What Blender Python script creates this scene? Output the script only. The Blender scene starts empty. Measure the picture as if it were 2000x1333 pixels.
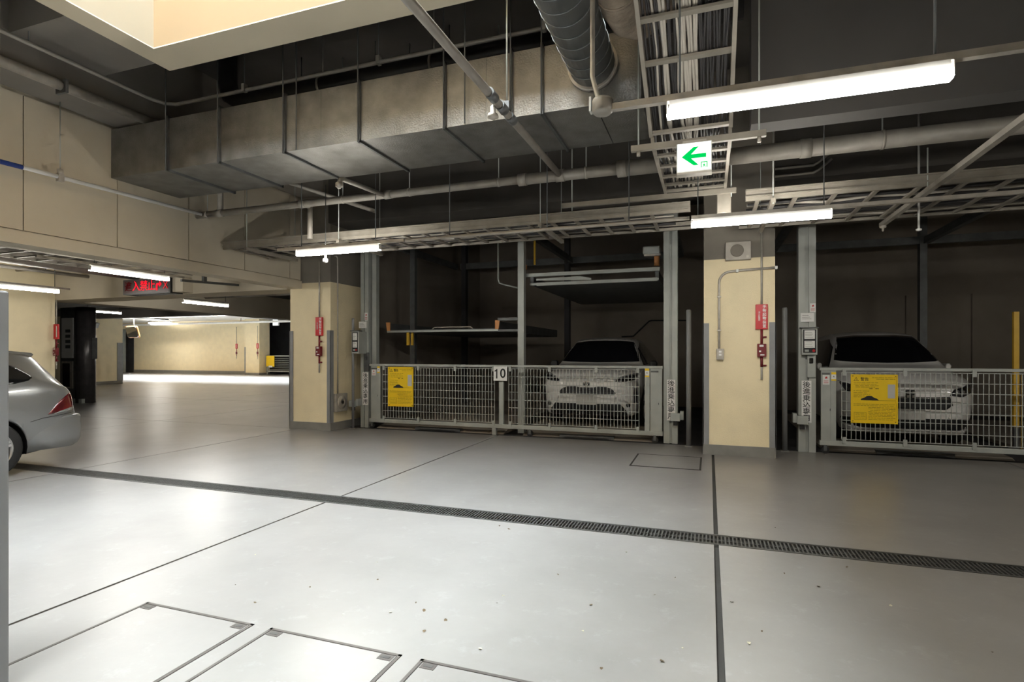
import bpy, bmesh, math, random
import numpy as np
from mathutils import Vector, Matrix
from mathutils.bvhtree import BVHTree

# ------------------------------------------------------------------ camera, sky, exposure
scene = bpy.context.scene
col = scene.collection
cam_d = bpy.data.cameras.new('camera')
cam = bpy.data.objects.new('camera', cam_d)
col.objects.link(cam)
cam_d.sensor_width = 36.0
cam_d.lens = 36.0 * 1083.0 / 2000.0
cam_d.shift_y = 24.5 / 2000.0
cam.location = (0, 0, 1.4)
cam.rotation_euler = (math.radians(90), 0, math.atan(385.0 / 1083.0))
cam_d.clip_end = 300
scene.camera = cam

world = bpy.data.worlds.new('overcast_sky')
scene.world = world
world.use_nodes = True
_bg = world.node_tree.nodes['Background']
_bg.inputs['Color'].default_value = (0.86, 0.94, 1.0, 1)
_bg.inputs['Strength'].default_value = 47.0

scene.view_settings.view_transform = 'Standard'
scene.view_settings.look = 'None'
scene.view_settings.gamma = 1.0
scene.view_settings.exposure = 0.32
scene.view_settings.use_curve_mapping = False
scene.cycles.use_denoising = True
scene.cycles.max_bounces = 4
scene.cycles.diffuse_bounces = 3
scene.cycles.glossy_bounces = 2
scene.cycles.caustics_reflective = False
scene.cycles.caustics_refractive = False
scene.cycles.use_adaptive_sampling = True
scene.cycles.adaptive_threshold = 0.10
scene.cycles.adaptive_min_samples = 16
TUBE = 84.0          # luminance of the fluorescent tubes

# ------------------------------------------------------------------ materials
def lin(hexs):
    hexs = hexs.lstrip('#')
    o = []
    for i in (0, 2, 4):
        c = int(hexs[i:i+2], 16) / 255
        o.append(c / 12.92 if c <= 0.04045 else ((c + 0.055) / 1.055) ** 2.4)
    return o

_mats = {}
def M(name, c, rough=0.6, metal=0.0, noise=0.12, scale=6.0, bump=0.0, bscale=60.0, coat=0.0, emit=0.0, fine=0.0):
    if name in _mats:
        return _mats[name]
    if isinstance(c, str):
        c = lin(c)
    m = bpy.data.materials.new(name)
    m.use_nodes = True
    nt = m.node_tree
    b = nt.nodes['Principled BSDF']
    b.inputs['Roughness'].default_value = rough
    b.inputs['Metallic'].default_value = metal
    b.inputs['Coat Weight'].default_value = coat
    tc = nt.nodes.new('ShaderNodeTexCoord')
    if noise > 0:
        n = nt.nodes.new('ShaderNodeTexNoise')
        n.inputs['Scale'].default_value = scale
        n.inputs['Detail'].default_value = 6
        r = nt.nodes.new('ShaderNodeValToRGB')
        r.color_ramp.elements[0].position = 0.3
        r.color_ramp.elements[1].position = 0.7
        r.color_ramp.elements[0].color = (*[x * (1 - noise) for x in c], 1)
        r.color_ramp.elements[1].color = (*[min(1, x * (1 + noise)) for x in c], 1)
        nt.links.new(tc.outputs['Object'], n.inputs['Vector'])
        nt.links.new(n.outputs['Fac'], r.inputs['Fac'])
        nt.links.new(r.outputs['Color'], b.inputs['Base Color'])
    else:
        b.inputs['Base Color'].default_value = (*c, 1)
    if bump > 0:
        n2 = nt.nodes.new('ShaderNodeTexNoise')
        n2.inputs['Scale'].default_value = bscale
        n2.inputs['Detail'].default_value = 4
        bp = nt.nodes.new('ShaderNodeBump')
        bp.inputs['Strength'].default_value = bump
        bp.inputs['Distance'].default_value = 0.02
        nt.links.new(tc.outputs['Object'], n2.inputs['Vector'])
        nt.links.new(n2.outputs['Fac'], bp.inputs['Height'])
        nt.links.new(bp.outputs['Normal'], b.inputs['Normal'])
    if emit > 0:
        b.inputs['Emission Color'].default_value = (*c, 1)
        b.inputs['Emission Strength'].default_value = emit
    _mats[name] = m
    return m

def floor_material():
    m = bpy.data.materials.new('painted_floor')
    m.use_nodes = True
    nt = m.node_tree
    b = nt.nodes['Principled BSDF']
    g = nt.nodes.new('ShaderNodeNewGeometry')
    def noise(scale, detail=5, rough=0.55):
        n = nt.nodes.new('ShaderNodeTexNoise')
        n.inputs['Scale'].default_value = scale
        n.inputs['Detail'].default_value = detail
        n.inputs['Roughness'].default_value = rough
        nt.links.new(g.outputs['Position'], n.inputs['Vector'])
        return n
    n1 = noise(0.9, 8, 0.62)
    r1 = nt.nodes.new('ShaderNodeValToRGB')
    r1.color_ramp.elements[0].position = 0.3
    r1.color_ramp.elements[1].position = 0.72
    r1.color_ramp.elements[0].color = (0.172, 0.164, 0.153, 1)
    r1.color_ramp.elements[1].color = (0.236, 0.226, 0.212, 1)
    nt.links.new(n1.outputs['Fac'], r1.inputs['Fac'])
    n2 = noise(6.0, 8, 0.75)          # scuffs and worn spots
    r2 = nt.nodes.new('ShaderNodeValToRGB')
    r2.color_ramp.elements[0].position = 0.56
    r2.color_ramp.elements[1].position = 0.74
    r2.color_ramp.elements[0].color = (0, 0, 0, 1)
    r2.color_ramp.elements[1].color = (0.55, 0.55, 0.55, 1)
    nt.links.new(n2.outputs['Fac'], r2.inputs['Fac'])
    mx = nt.nodes.new('ShaderNodeMix')
    mx.data_type = 'RGBA'
    mx.inputs[7].default_value = (0.30, 0.296, 0.288, 1)
    nt.links.new(r2.outputs['Color'], mx.inputs[0])
    nt.links.new(r1.outputs['Color'], mx.inputs[6])
    nt.links.new(mx.outputs[2], b.inputs['Base Color'])
    r3 = nt.nodes.new('ShaderNodeMapRange')
    r3.inputs['To Min'].default_value = 0.285
    r3.inputs['To Max'].default_value = 0.335
    n3 = noise(1.7)
    nt.links.new(n3.outputs['Fac'], r3.inputs['Value'])
    nt.links.new(r3.outputs['Result'], b.inputs['Roughness'])
    bp = nt.nodes.new('ShaderNodeBump')
    bp.inputs['Strength'].default_value = 0.06
    bp.inputs['Distance'].default_value = 0.02
    n4 = noise(4.5, 3)
    nt.links.new(n4.outputs['Fac'], bp.inputs['Height'])
    nt.links.new(bp.outputs['Normal'], b.inputs['Normal'])
    return m

FLOOR = floor_material()
JOINT = M('joint_filler', '#2c2b27', 0.8)
CREAM = M('cream_paint', (0.80, 0.69, 0.46), 0.75, noise=0.05, scale=3, bump=0.25, bscale=90)
PANEL = M('panel_paint', (0.58, 0.52, 0.41), 0.8, noise=0.07, scale=1.5, bump=0.06)
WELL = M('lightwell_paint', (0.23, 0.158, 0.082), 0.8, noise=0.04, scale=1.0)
WELLPALE = M('lightwell_left_pale', (0.28, 0.24, 0.172), 0.8, noise=0.05, scale=1.0)  # paler tone, used on the left well face only
SOFFIT = M('soffit_paint', (0.68, 0.60, 0.45), 0.8, noise=0.06, scale=1.0)
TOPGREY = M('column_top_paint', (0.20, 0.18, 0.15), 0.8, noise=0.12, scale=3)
CEIL = M('ceiling_dark', (0.075, 0.068, 0.060), 0.85, noise=0.25, scale=1.2)
CEILGREY = M('ceiling_grey', (0.22, 0.20, 0.175), 0.85, noise=0.15, scale=0.9)
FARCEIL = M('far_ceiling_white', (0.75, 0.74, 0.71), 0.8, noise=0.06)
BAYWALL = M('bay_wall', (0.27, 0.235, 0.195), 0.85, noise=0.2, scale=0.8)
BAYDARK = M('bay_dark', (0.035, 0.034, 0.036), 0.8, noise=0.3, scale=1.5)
BEAMGREY = M('beam_grey', (0.085, 0.08, 0.076), 0.85, noise=0.15, scale=1.0)
SKIRT = M('skirting_grey', (0.21, 0.205, 0.19), 0.6, noise=0.1)
GUARD = M('guard_grey', (0.24, 0.245, 0.25), 0.45, noise=0.08)
STEEL = M('grey_steel', (0.40, 0.42, 0.395), 0.45, 0.2, noise=0.10, scale=4)
STEELD = M('dark_steel', (0.12, 0.125, 0.125), 0.5, 0.4, noise=0.2)
GALV = M('galvanised', (0.44, 0.41, 0.36), 0.5, 0.35, noise=0.16, scale=12, bump=0.05, bscale=120)
TRAYM = M('tray_steel', (0.28, 0.255, 0.215), 0.55, 0.25, noise=0.15, scale=6)
PIPE = M('pipe_paint', (0.34, 0.315, 0.275), 0.5, 0.2, noise=0.14, scale=7)
DUCT = M('duct_galv', (0.235, 0.228, 0.212), 0.5, 0.75, noise=0.20, scale=5, bump=0.25, bscale=70)
SPIRAL = M('spiral_duct', (0.20, 0.21, 0.21), 0.42, 0.7, noise=0.12, scale=6)
INSUL = M('insulation_wrap', (0.28, 0.225, 0.17), 0.8, noise=0.3, scale=8, bump=0.5, bscale=18)
BLACKPIPE = M('black_pipe', (0.022, 0.021, 0.020), 0.4, noise=0.2)
RED = M('red_enamel', (0.52, 0.012, 0.018), 0.35, noise=0.06)
DKRED = M('dark_red', (0.16, 0.010, 0.014), 0.4, noise=0.1)
WHITE = M('white_plastic', (0.78, 0.78, 0.76), 0.5, noise=0.03)
PLATE = M('blank_plate', (0.50, 0.49, 0.46), 0.5, noise=0.05)
INK = M('black_print', (0.012, 0.012, 0.012), 0.6, noise=0)
REDINK = M('red_print', (0.5, 0.03, 0.03), 0.6, noise=0)
YELLOW = M('yellow_board', (0.88, 0.60, 0.012), 0.45, noise=0.03)
YELDK = M('yellow_board_edge', (0.60, 0.38, 0.008), 0.5, noise=0.03)
YPRINT = M('brown_print', (0.20, 0.125, 0.006), 0.6, noise=0)
PIPEYEL = M('yellow_bar', (0.62, 0.38, 0.03), 0.5, noise=0.1)
ORANGE = M('orange_cap', (0.62, 0.28, 0.10), 0.6, noise=0.1)
WHITEPAINT = M('white_car_paint', (0.76, 0.75, 0.73), 0.28, noise=0.0, coat=1.0)
SILVER = M('silver_car_paint', (0.33, 0.345, 0.35), 0.30, 0.55, noise=0.0, coat=1.0)
GLASS = M('tinted_glass', (0.006, 0.006, 0.008), 0.06, noise=0.0, coat=0.5)
BLKPL = M('black_plastic', (0.012, 0.012, 0.013), 0.45, noise=0.1)
RUBBER = M('tyre_rubber', (0.016, 0.016, 0.016), 0.75, noise=0.1)
ALLOY = M('alloy', (0.62, 0.62, 0.62), 0.28, 0.8, noise=0.03)
CHROME = M('chrome', (0.85, 0.85, 0.85), 0.12, 1.0, noise=0.0)
LAMPCLR = M('clear_lamp', (0.55, 0.56, 0.58), 0.12, 0.6, noise=0.0, coat=1.0)
LAMPDK = M('dark_lamp', (0.03, 0.03, 0.035), 0.10, 0.2, noise=0.0, coat=1.0)
TAILRED = M('tail_lamp_red', (0.13, 0.006, 0.010), 0.12, noise=0.1, scale=20, coat=1.0)
MIRRORM = M('mirror', (0.9, 0.9, 0.9), 0.03, 1.0, noise=0.0)
CABLEL = M('cable_light', (0.42, 0.39, 0.34), 0.6, noise=0.1)
CABLED = M('cable_dark', (0.035, 0.033, 0.034), 0.6, noise=0.1)
LEAF = M('dry_leaf', (0.10, 0.07, 0.035), 0.8, noise=0.3, scale=30)
LEAFP = M('pale_leaf', (0.48, 0.45, 0.33), 0.8, noise=0.2, scale=30)
COVER = M('cover_plate', (0.34, 0.335, 0.325), 0.4, noise=0.12, scale=3, bump=0.1, bscale=20)
COVERFR = M('cover_frame', (0.10, 0.09, 0.082), 0.5, 0.4, noise=0.2, scale=8)
GRATE = M('grating', (0.085, 0.085, 0.08), 0.5, 0.5, noise=0.25, scale=20)
ROUGHPL = M('rough_plaster', (0.62, 0.56, 0.45), 0.85, noise=0.12, scale=25, bump=1.0, bscale=45)

def emissive(name, c, s):
    if name in _mats:
        return _mats[name]
    m = bpy.data.materials.new(name)
    m.use_nodes = True
    nt = m.node_tree
    nt.nodes.remove(nt.nodes['Principled BSDF'])
    e = nt.nodes.new('ShaderNodeEmission')
    e.inputs['Color'].default_value = (*c, 1)
    e.inputs['Strength'].default_value = s
    nt.links.new(e.outputs['Emission'], nt.nodes['Material Output'].inputs['Surface'])
    _mats[name] = m
    return m

TUBEM = emissive('tube_glow', (1.0, 0.955, 0.87), TUBE)
LEDRED = emissive('led_red', (1.0, 0.008, 0.02), 1.7)
LEDDIM = emissive('led_dim', (1.0, 0.03, 0.05), 0.05)
SIGNWHITE = emissive('sign_white', (0.93, 1.0, 0.97), 1.35)
SIGNGREEN = emissive('sign_green', (0.0, 0.62, 0.10), 0.9)

# ------------------------------------------------------------------ mesh helpers
class MB:
    """collects simple solids in world (or thing-local) coordinates, then links them as one mesh"""
    def __init__(s):
        s.v, s.f, s.sm = [], [], []
    def _add(s, vs, fs, smooth=False):
        n = len(s.v)
        s.v += [tuple(p) for p in vs]
        s.f += [tuple(i + n for i in f) for f in fs]
        s.sm += [smooth] * len(fs)
        return s
    def box(s, x0, x1, y0, y1, z0, z1):
        vs = [(x, y, z) for z in (z0, z1) for y in (y0, y1) for x in (x0, x1)]
        return s._add(vs, [(0, 2, 3, 1), (4, 5, 7, 6), (0, 1, 5, 4), (2, 6, 7, 3), (0, 4, 6, 2), (1, 3, 7, 5)])
    def prism(s, poly, axis, a0, a1):
        n = len(poly)
        def pt(p, a):
            return {'x': (a, p[0], p[1]), 'y': (p[0], a, p[1]), 'z': (p[0], p[1], a)}[axis]
        vs = [pt(p, a0) for p in poly] + [pt(p, a1) for p in poly]
        fs = [tuple(range(n))[::-1], tuple(range(n, 2 * n))]
        fs += [(i, (i + 1) % n, n + (i + 1) % n, n + i) for i in range(n)]
        return s._add(vs, fs)
    def bar(s, p0, p1, w, h, up=(0, 0, 1)):
        p0, p1 = Vector(p0), Vector(p1)
        d = (p1 - p0).normalized()
        r = d.cross(Vector(up))
        if r.length < 1e-5:
            r = d.cross(Vector((1, 0, 0)))
        r.normalize()
        u = r.cross(d)
        vs = [p + r * a * w / 2 + u * b * h / 2 for p in (p0, p1) for a, b in ((-1, -1), (1, -1), (1, 1), (-1, 1))]
        return s._add(vs, [(3, 2, 1, 0), (4, 5, 6, 7), (0, 1, 5, 4), (1, 2, 6, 5), (2, 3, 7, 6), (3, 0, 4, 7)])
    def tube(s, pts, r, n=12, caps=True):
        pts = [Vector(p) for p in pts]
        rs = r if isinstance(r, (list, tuple)) else [r] * len(pts)
        vs, fs = [], []
        prev = None
        for i, p in enumerate(pts):
            if i == 0: d = pts[1] - pts[0]
            elif i == len(pts) - 1: d = pts[-1] - pts[-2]
            else: d = (pts[i] - pts[i - 1]).normalized() + (pts[i + 1] - pts[i]).normalized()
            d.normalize()
            if prev is None:
                a = Vector((0, 0, 1)) if abs(d.z) < 0.9 else Vector((1, 0, 0))
                u = d.cross(a).normalized()
            else:
                u = (prev - d * prev.dot(d)).normalized()
            prev = u
            w = d.cross(u)
            for k in range(n):
                t = 2 * math.pi * k / n
                vs.append(p + (u * math.cos(t) + w * math.sin(t)) * rs[i])
        for i in range(len(pts) - 1):
            for k in range(n):
                fs.append((i * n + k, i * n + (k + 1) % n, (i + 1) * n + (k + 1) % n, (i + 1) * n + k))
        s._add(vs, fs, True)
        if caps:
            m = len(s.v) - len(vs)
            s.f += [tuple(m + k for k in range(n))[::-1], tuple(m + (len(pts) - 1) * n + k for k in range(n))]
            s.sm += [False, False]
        return s
    def cyl(s, p0, p1, r, n=14, r1=None):
        return s.tube([p0, p1], [r, r if r1 is None else r1], n)
    def lathe(s, prof, c, axis='z', n=20):
        """prof: (radius, along) pairs"""
        vs, fs = [], []
        for (r, a) in prof:
            for k in range(n):
                t = 2 * math.pi * k / n
                x, y = r * math.cos(t), r * math.sin(t)
                vs.append({'z': (c[0] + x, c[1] + y, c[2] + a), 'y': (c[0] + x, c[1] + a, c[2] + y), 'x': (c[0] + a, c[1] + x, c[2] + y)}[axis])
        for i in range(len(prof) - 1):
            for k in range(n):
                fs.append((i * n + k, i * n + (k + 1) % n, (i + 1) * n + (k + 1) % n, (i + 1) * n + k))
        return s._add(vs, fs, True)
    def mesh(s, name, off=(0, 0, 0), fix=True):
        me = bpy.data.meshes.new(name)
        me.from_pydata([(p[0] - off[0], p[1] - off[1], p[2] - off[2]) for p in s.v], [], s.f)
        me.polygons.foreach_set('use_smooth', s.sm)
        if fix:
            bm = bmesh.new(); bm.from_mesh(me)
            bmesh.ops.recalc_face_normals(bm, faces=bm.faces)
            bm.to_mesh(me); bm.free()
        me.update()
        return me
    def build(s, name, mat, parent=None, bevel=0.0):
        off = wloc(parent)
        return link(name, s.mesh(name, off), mat, parent, bevel)

def wloc(o):
    v = Vector((0, 0, 0))
    while o is not None:
        v += o.location
        o = o.parent
    return v

def link(name, me, mat, parent=None, bevel=0.0):
    o = bpy.data.objects.new(name, me)
    col.objects.link(o)
    if mat is not None and len(me.materials) == 0:
        me.materials.append(mat)
    if parent is not None:
        o.parent = parent
    if bevel > 0:
        b = o.modifiers.new('bevel', 'BEVEL')
        b.width = bevel; b.segments = 2; b.limit_method = 'ANGLE'; b.angle_limit = math.radians(50)
    return o

def tag(o, label=None, cat=None, group=None, kind=None):
    if label: o['label'] = label
    if cat: o['category'] = cat
    if group: o['group'] = group
    if kind: o['kind'] = kind
    return o

def thing(name, loc, label, cat, group=None, kind=None):
    o = bpy.data.objects.new(name, None)
    o.empty_display_size = 0.1
    col.objects.link(o)
    o.location = loc
    return tag(o, label, cat, group, kind)

def B(x0, x1, y0, y1, z0, z1):
    return MB().box(x0, x1, y0, y1, z0, z1)

def copies(name, me, mat, parent, locs):
    """alike pieces sharing one mesh; locs in world coordinates"""
    off = wloc(parent)
    if len(me.materials) == 0: me.materials.append(mat)
    for p in locs:
        o = bpy.data.objects.new(name, me)
        col.objects.link(o)
        o.parent = parent
        o.location = Vector(p) - off

_txt = {}
def text(name, string, size, mat, parent, loc, depth=0.0015, sx=1.0, face='-y', align='CENTER', bold=0.0):
    """flat lettering as a mesh; faces -Y (or +X); loc is the centre of the lettering"""
    cu = bpy.data.curves.new('t', 'FONT')
    cu.body = string
    cu.size = size
    cu.extrude = depth / 2
    cu.align_x = align
    cu.align_y = 'CENTER'
    cu.resolution_u = 3
    cu.offset = bold
    cu.space_line = 0.92
    tmp = bpy.data.objects.new('t', cu)
    col.objects.link(tmp)
    dg = bpy.context.evaluated_depsgraph_get()
    me = bpy.data.meshes.new_from_object(tmp.evaluated_get(dg))
    bpy.data.objects.remove(tmp)
    if face == '-y':
        mt = Matrix(((sx, 0, 0, 0), (0, 0, -1, 0), (0, 1, 0, 0), (0, 0, 0, 1)))
    else:                                    # facing +X
        mt = Matrix(((0, 0, 1, 0), (sx, 0, 0, 0), (0, 1, 0, 0), (0, 0, 0, 1)))
    me.transform(mt)
    me.materials.clear()
    me.materials.append(mat)
    me.name = name
    o = bpy.data.objects.new(name, me)
    col.objects.link(o)
    o.parent = parent
    o.location = Vector(loc) - wloc(parent)
    return o

def vtext(name, string, size, pitch, mat, parent, top, sx=1.0, squash=1.0):
    """vertical lettering, one object; top = centre of the first character"""
    return text(name, '\n'.join(string), size, mat, parent, (top[0], top[1], top[2] - pitch * (len(string) - 1) / 2), sx=sx)

def arc(c, r, a0, a1, n, plane='xz'):
    out = []
    for i in range(n + 1):
        t = math.radians(a0 + (a1 - a0) * i / n)
        if plane == 'xz': out.append((c[0] + r * math.cos(t), c[1], c[2] + r * math.sin(t)))
        elif plane == 'xy': out.append((c[0] + r * math.cos(t), c[1] + r * math.sin(t), c[2]))
        else: out.append((c[0], c[1] + r * math.cos(t), c[2] + r * math.sin(t)))
    return out

rnd = random.Random(7)

# ================================================================== THE SETTING
def struct(name, mb, mat, label=None, cat=None, parent=None):
    o = mb.build(name, mat, parent)
    if parent is None:
        tag(o, label, cat, kind='structure')
    return o

# ---- floor: dark joint base with painted slabs standing proud of it
floor = struct('floor', B(-46, 10.5, -6, 31.5, -0.30, -0.02), JOINT, 'grey painted concrete floor of the parking garage', 'floor')
XS = [(-46, 0), (-32, .01), (-21, .01), (-14.4, .012), (-10.8, .012), (-7.2, .016), (-3.4, .022), (0.05, .034), (3.6, .014), (7.2, .014), (10.5, 0)]
def slab(x0, x1, y0, y1):
    B(x0, x1, y0, y1, -0.02, 0.0).build('slab', FLOOR, floor)
for i in range(len(XS) - 1):
    a, b = XS[i][0] + XS[i][1] / 2, XS[i + 1][0] - XS[i + 1][1] / 2
    if b < -10.7:
        rows = [(-6, 4.44), (4.452, 8.4), (8.412, 12.8), (12.812, 20), (20.012, 31.5)]
    elif b < -7.1:
        rows = [(-6, 4.32), (4.57, 8.4), (8.412, 12.8), (12.812, 20), (20.012, 31.5)]
    else:
        rows = [(-6, 4.32), (4.57, 8.86)]
    for (c, d) in rows:
        slab(a, b, c, d)
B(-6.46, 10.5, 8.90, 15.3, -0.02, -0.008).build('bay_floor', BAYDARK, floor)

# ---- trench drain with grating panels
drain = thing('trench_drain', (0, 4.445, -0.02), 'long dark slotted drain channel crossing the garage floor', 'drain')
MB().box(-10.79, 10.49, 4.325, 4.343, -0.02, 0.002).box(-10.79, 10.49, 4.547, 4.565, -0.02, 0.002).build('channel_frame', GRATE, drain)
g = MB()
g.box(-0.495, 0.495, -0.098, -0.090, -0.016, 0.0).box(-0.495, 0.495, 0.090, 0.098, -0.016, 0.0)
g.box(-0.495, 0.495, -0.004, 0.004, -0.016, -0.006)
for k in range(37):
    x = -0.486 + k * 0.027
    g.box(x - 0.005, x + 0.005, -0.09, 0.09, -0.014, -0.001)
copies('grate_panel', g.mesh('grate_panel'), GRATE, drain, [(-10.29 + k, 4.445, 0.0) for k in range(21)])

# ---- ceilings
def holed(x0, x1, y0, y1, hx0, hx1, hy0, hy1, z0, z1):
    return MB().box(x0, hx0, y0, y1, z0, z1).box(hx1, x1, y0, y1, z0, z1).box(hx0, hx1, y0, hy0, z0, z1).box(hx0, hx1, hy1, y1, z0, z1)
WX0, WX1, WY0, WY1 = -5.32, -0.7, -3.6, 4.09         # the light well
struct('ceiling', holed(-7.4, 10.5, -6, 15.3, WX0 - .2, WX1 + .2, WY0 - .2, WY1 + .3, 5.3, 5.6), CEIL, 'dark high ceiling slab over the parking machines', 'ceiling')
struct('ceiling', B(-46, -7.4, -6, 17.5, 3.3, 3.6), CEIL, 'low dark ceiling slab over the side driving lane', 'ceiling')
FX0, FX1, FY0, FY1 = -37.0, -17.0, 22.0, 25.4
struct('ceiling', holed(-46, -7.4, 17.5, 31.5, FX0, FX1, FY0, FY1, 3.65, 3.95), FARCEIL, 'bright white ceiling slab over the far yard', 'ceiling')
w = MB()
w.box(FX0 - .2, FX0, FY0 - .2, FY1 + .2, 3.95, 8.0).box(FX1, FX1 + .2, FY0 - .2, FY1 + .2, 3.95, 8.0)
w.box(FX0, FX1, FY0 - .2, FY0, 3.95, 8.0).box(FX0, FX1, FY1, FY1 + .2, 3.95, 8.0)
struct('wall_far_lightwell', w, WELL, 'cream upstand around the far roof opening', 'wall')
struct('wall_lane_step', B(-46, -7.4, 17.3, 17.5, 3.3, 3.95), CEIL, 'dark step between the low ceiling and far ceiling', 'wall')

# ---- light well: four cream faces with a beige soffit ring at the bottom
TOPW = 11.0
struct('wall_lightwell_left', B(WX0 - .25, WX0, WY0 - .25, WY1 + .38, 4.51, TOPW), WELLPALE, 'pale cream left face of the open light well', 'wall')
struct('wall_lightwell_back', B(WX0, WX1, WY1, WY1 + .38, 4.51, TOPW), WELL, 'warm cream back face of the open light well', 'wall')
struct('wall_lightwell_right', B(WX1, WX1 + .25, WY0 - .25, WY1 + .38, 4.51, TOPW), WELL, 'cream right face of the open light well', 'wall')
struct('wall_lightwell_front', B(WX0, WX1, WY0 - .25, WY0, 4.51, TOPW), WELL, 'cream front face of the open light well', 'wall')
t1 = MB().box(WX0 - .25, WX0, WY0 - .25, WY1 + .38, 4.5, 4.51).box(WX0, WX1, WY1, WY1 + .38, 4.5, 4.51)
t1.box(WX1, WX1 + .25, WY0 - .25, WY1 + .38, 4.5, 4.51).box(WX0, WX1, WY0 - .25, WY0, 4.5, 4.51)
struct('trim_1', t1, SOFFIT, 'beige soffit ring under the edge of the light well', 'trim')

# ---- outer walls
struct('wall_back', B(-46, 10.5, -6.3, -6, -.3, 5.6), PANEL, 'plain wall behind the viewpoint', 'wall')
struct('wall_right', B(10.5, 10.8, -6.3, 15.6, -.3, 5.6), CREAM, 'plain cream wall closing the garage on the right', 'wall')
struct('wall_left', B(-14.3, -13.9, -6, 8.33, 0, 3.3), CREAM, 'cream wall along the side driving lane', 'wall')
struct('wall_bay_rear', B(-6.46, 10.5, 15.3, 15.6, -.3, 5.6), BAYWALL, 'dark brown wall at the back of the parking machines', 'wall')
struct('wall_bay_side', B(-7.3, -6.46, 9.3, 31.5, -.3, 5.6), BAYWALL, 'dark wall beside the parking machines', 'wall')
struct('wall_far_left', B(-46.3, -46, -6, 31.5, -.3, 5.6), CREAM, 'cream wall at the far left end', 'wall')
struct('wall_far_end', B(-46, -7.3, 31.5, 31.8, -.3, 5.6), BAYDARK, 'black wall behind the far yard openings', 'wall')

# ---- big panelled downstand wall over the lane entrance
lintel = struct('wall_lane_lintel', B(-7.4, -7.13, -6, 8.36, 2.6, 5.6), PANEL, 'large beige panelled wall hanging over the side lane', 'wall')
yy = -5.3
edges = []
while yy < 8.3:
    edges.append(yy); yy += 1.027
edges.append(8.34)
for i in range(len(edges) - 1):
    B(-7.13, -7.1, edges[i] + .006, edges[i + 1] - .006, 2.755, 4.24).build('wall_panel', PANEL, lintel)
B(-7.13, -7.092, -6, 8.355, 2.6, 2.742).build('bottom_lip', PANEL, lintel)
struct('trim_2', B(-7.1, -6.62, -6, 8.36, 4.27, 5.3), CEILGREY, 'grey boxed bulkhead above the panelled wall', 'trim')
struct('trim_lit_patch', B(-6.62, -5.57, 3.55, 4.47, 4.62, 5.3), CEILGREY, 'grey box standing in for the lit ceiling patch by the light well', 'trim')  # box added in place of a lit ceiling patch, lighter than the ceiling

# ---- beams
struct('concrete_beam', B(-13.9, -7.36, 8.33, 8.95, 2.6, 3.3), PANEL, 'beige beam carrying the red lit sign', 'beam')
struct('concrete_beam', B(-14.4, -13.9, 8.33, 17.3, 2.6, 3.3), PANEL, 'shaded beam running back behind the red lit sign', 'beam')
struct('concrete_beam', B(-46, -14.4, 16.9, 17.3, 2.95, 3.3), CEILGREY, 'shaded grey beam before the bright far yard', 'beam')
struct('concrete_beam', B(0.34, 10.5, 5.15, 5.38, 3.36, 5.3), BEAMGREY, 'dark grey downstand beam behind the nearest tube light', 'beam')
struct('concrete_beam', B(-6.46, 10.5, 8.30, 8.9, 3.75, 5.3), CEIL, 'dark beam above the parking machine gates', 'beam')

# ---- columns
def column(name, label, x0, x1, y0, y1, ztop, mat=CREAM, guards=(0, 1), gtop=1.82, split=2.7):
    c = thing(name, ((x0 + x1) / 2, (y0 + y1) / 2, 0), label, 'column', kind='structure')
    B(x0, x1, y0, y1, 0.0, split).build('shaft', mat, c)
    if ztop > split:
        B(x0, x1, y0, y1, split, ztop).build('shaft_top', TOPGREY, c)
    B(x0 - .012, x1 + .012, y0 - .012, y1, 0.0, 0.14).build('skirting', SKIRT, c)
    for gi in guards:
        if gi == 0:
            MB().box(x0 - .012, x0 + .07, y0 - .014, y0, .14, gtop).box(x0 - .014, x0, y0 - .014, y0 + .07, .14, gtop).build('corner_guard', GUARD, c)
        else:
            MB().box(x1 - .07, x1 + .012, y0 - .014, y0, .14, gtop).box(x1, x1 + .014, y0 - .014, y0 + .07, .14, gtop).build('corner_guard', GUARD, c)
    return c
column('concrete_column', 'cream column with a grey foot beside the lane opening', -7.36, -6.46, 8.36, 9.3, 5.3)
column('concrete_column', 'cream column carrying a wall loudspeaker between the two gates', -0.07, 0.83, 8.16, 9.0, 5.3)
nc = thing('concrete_column', (-3.02, 1.2, 0), 'rough plastered pillar at the left edge with a tall grey guard', 'column', kind='structure')
B(-3.27, -2.77, 0.95, 1.455, 0, 4.5).build('shaft', ROUGHPL, nc)
MB().box(-3.29, -2.75, 1.15, 1.478, 0, 1.66).build('corner_guard', GUARD, nc, bevel=.008)

# ---- far yard
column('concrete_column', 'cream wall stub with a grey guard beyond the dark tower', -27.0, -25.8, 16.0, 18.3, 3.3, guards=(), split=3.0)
B(-25.8, -25.78, 18.05, 18.31, .14, 1.9).build('corner_guard', GUARD, bpy.data.objects['concrete_column.003'])
fw = struct('wall_far', B(-39.7, -28.7, 29, 29.3, 0, 3.65), CREAM, 'brightly lit cream wall at the end of the far yard', 'wall')
struct('baseboard_far', B(-39.7, -28.7, 28.98, 29, 0, .22), SKIRT, 'grey skirting along the far cream wall', 'baseboard')
column('concrete_column', 'cream column at the right end of the far wall', -28.7, -27.5, 28.4, 29.3, 3.65, split=3.65, guards=(0,))

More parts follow.
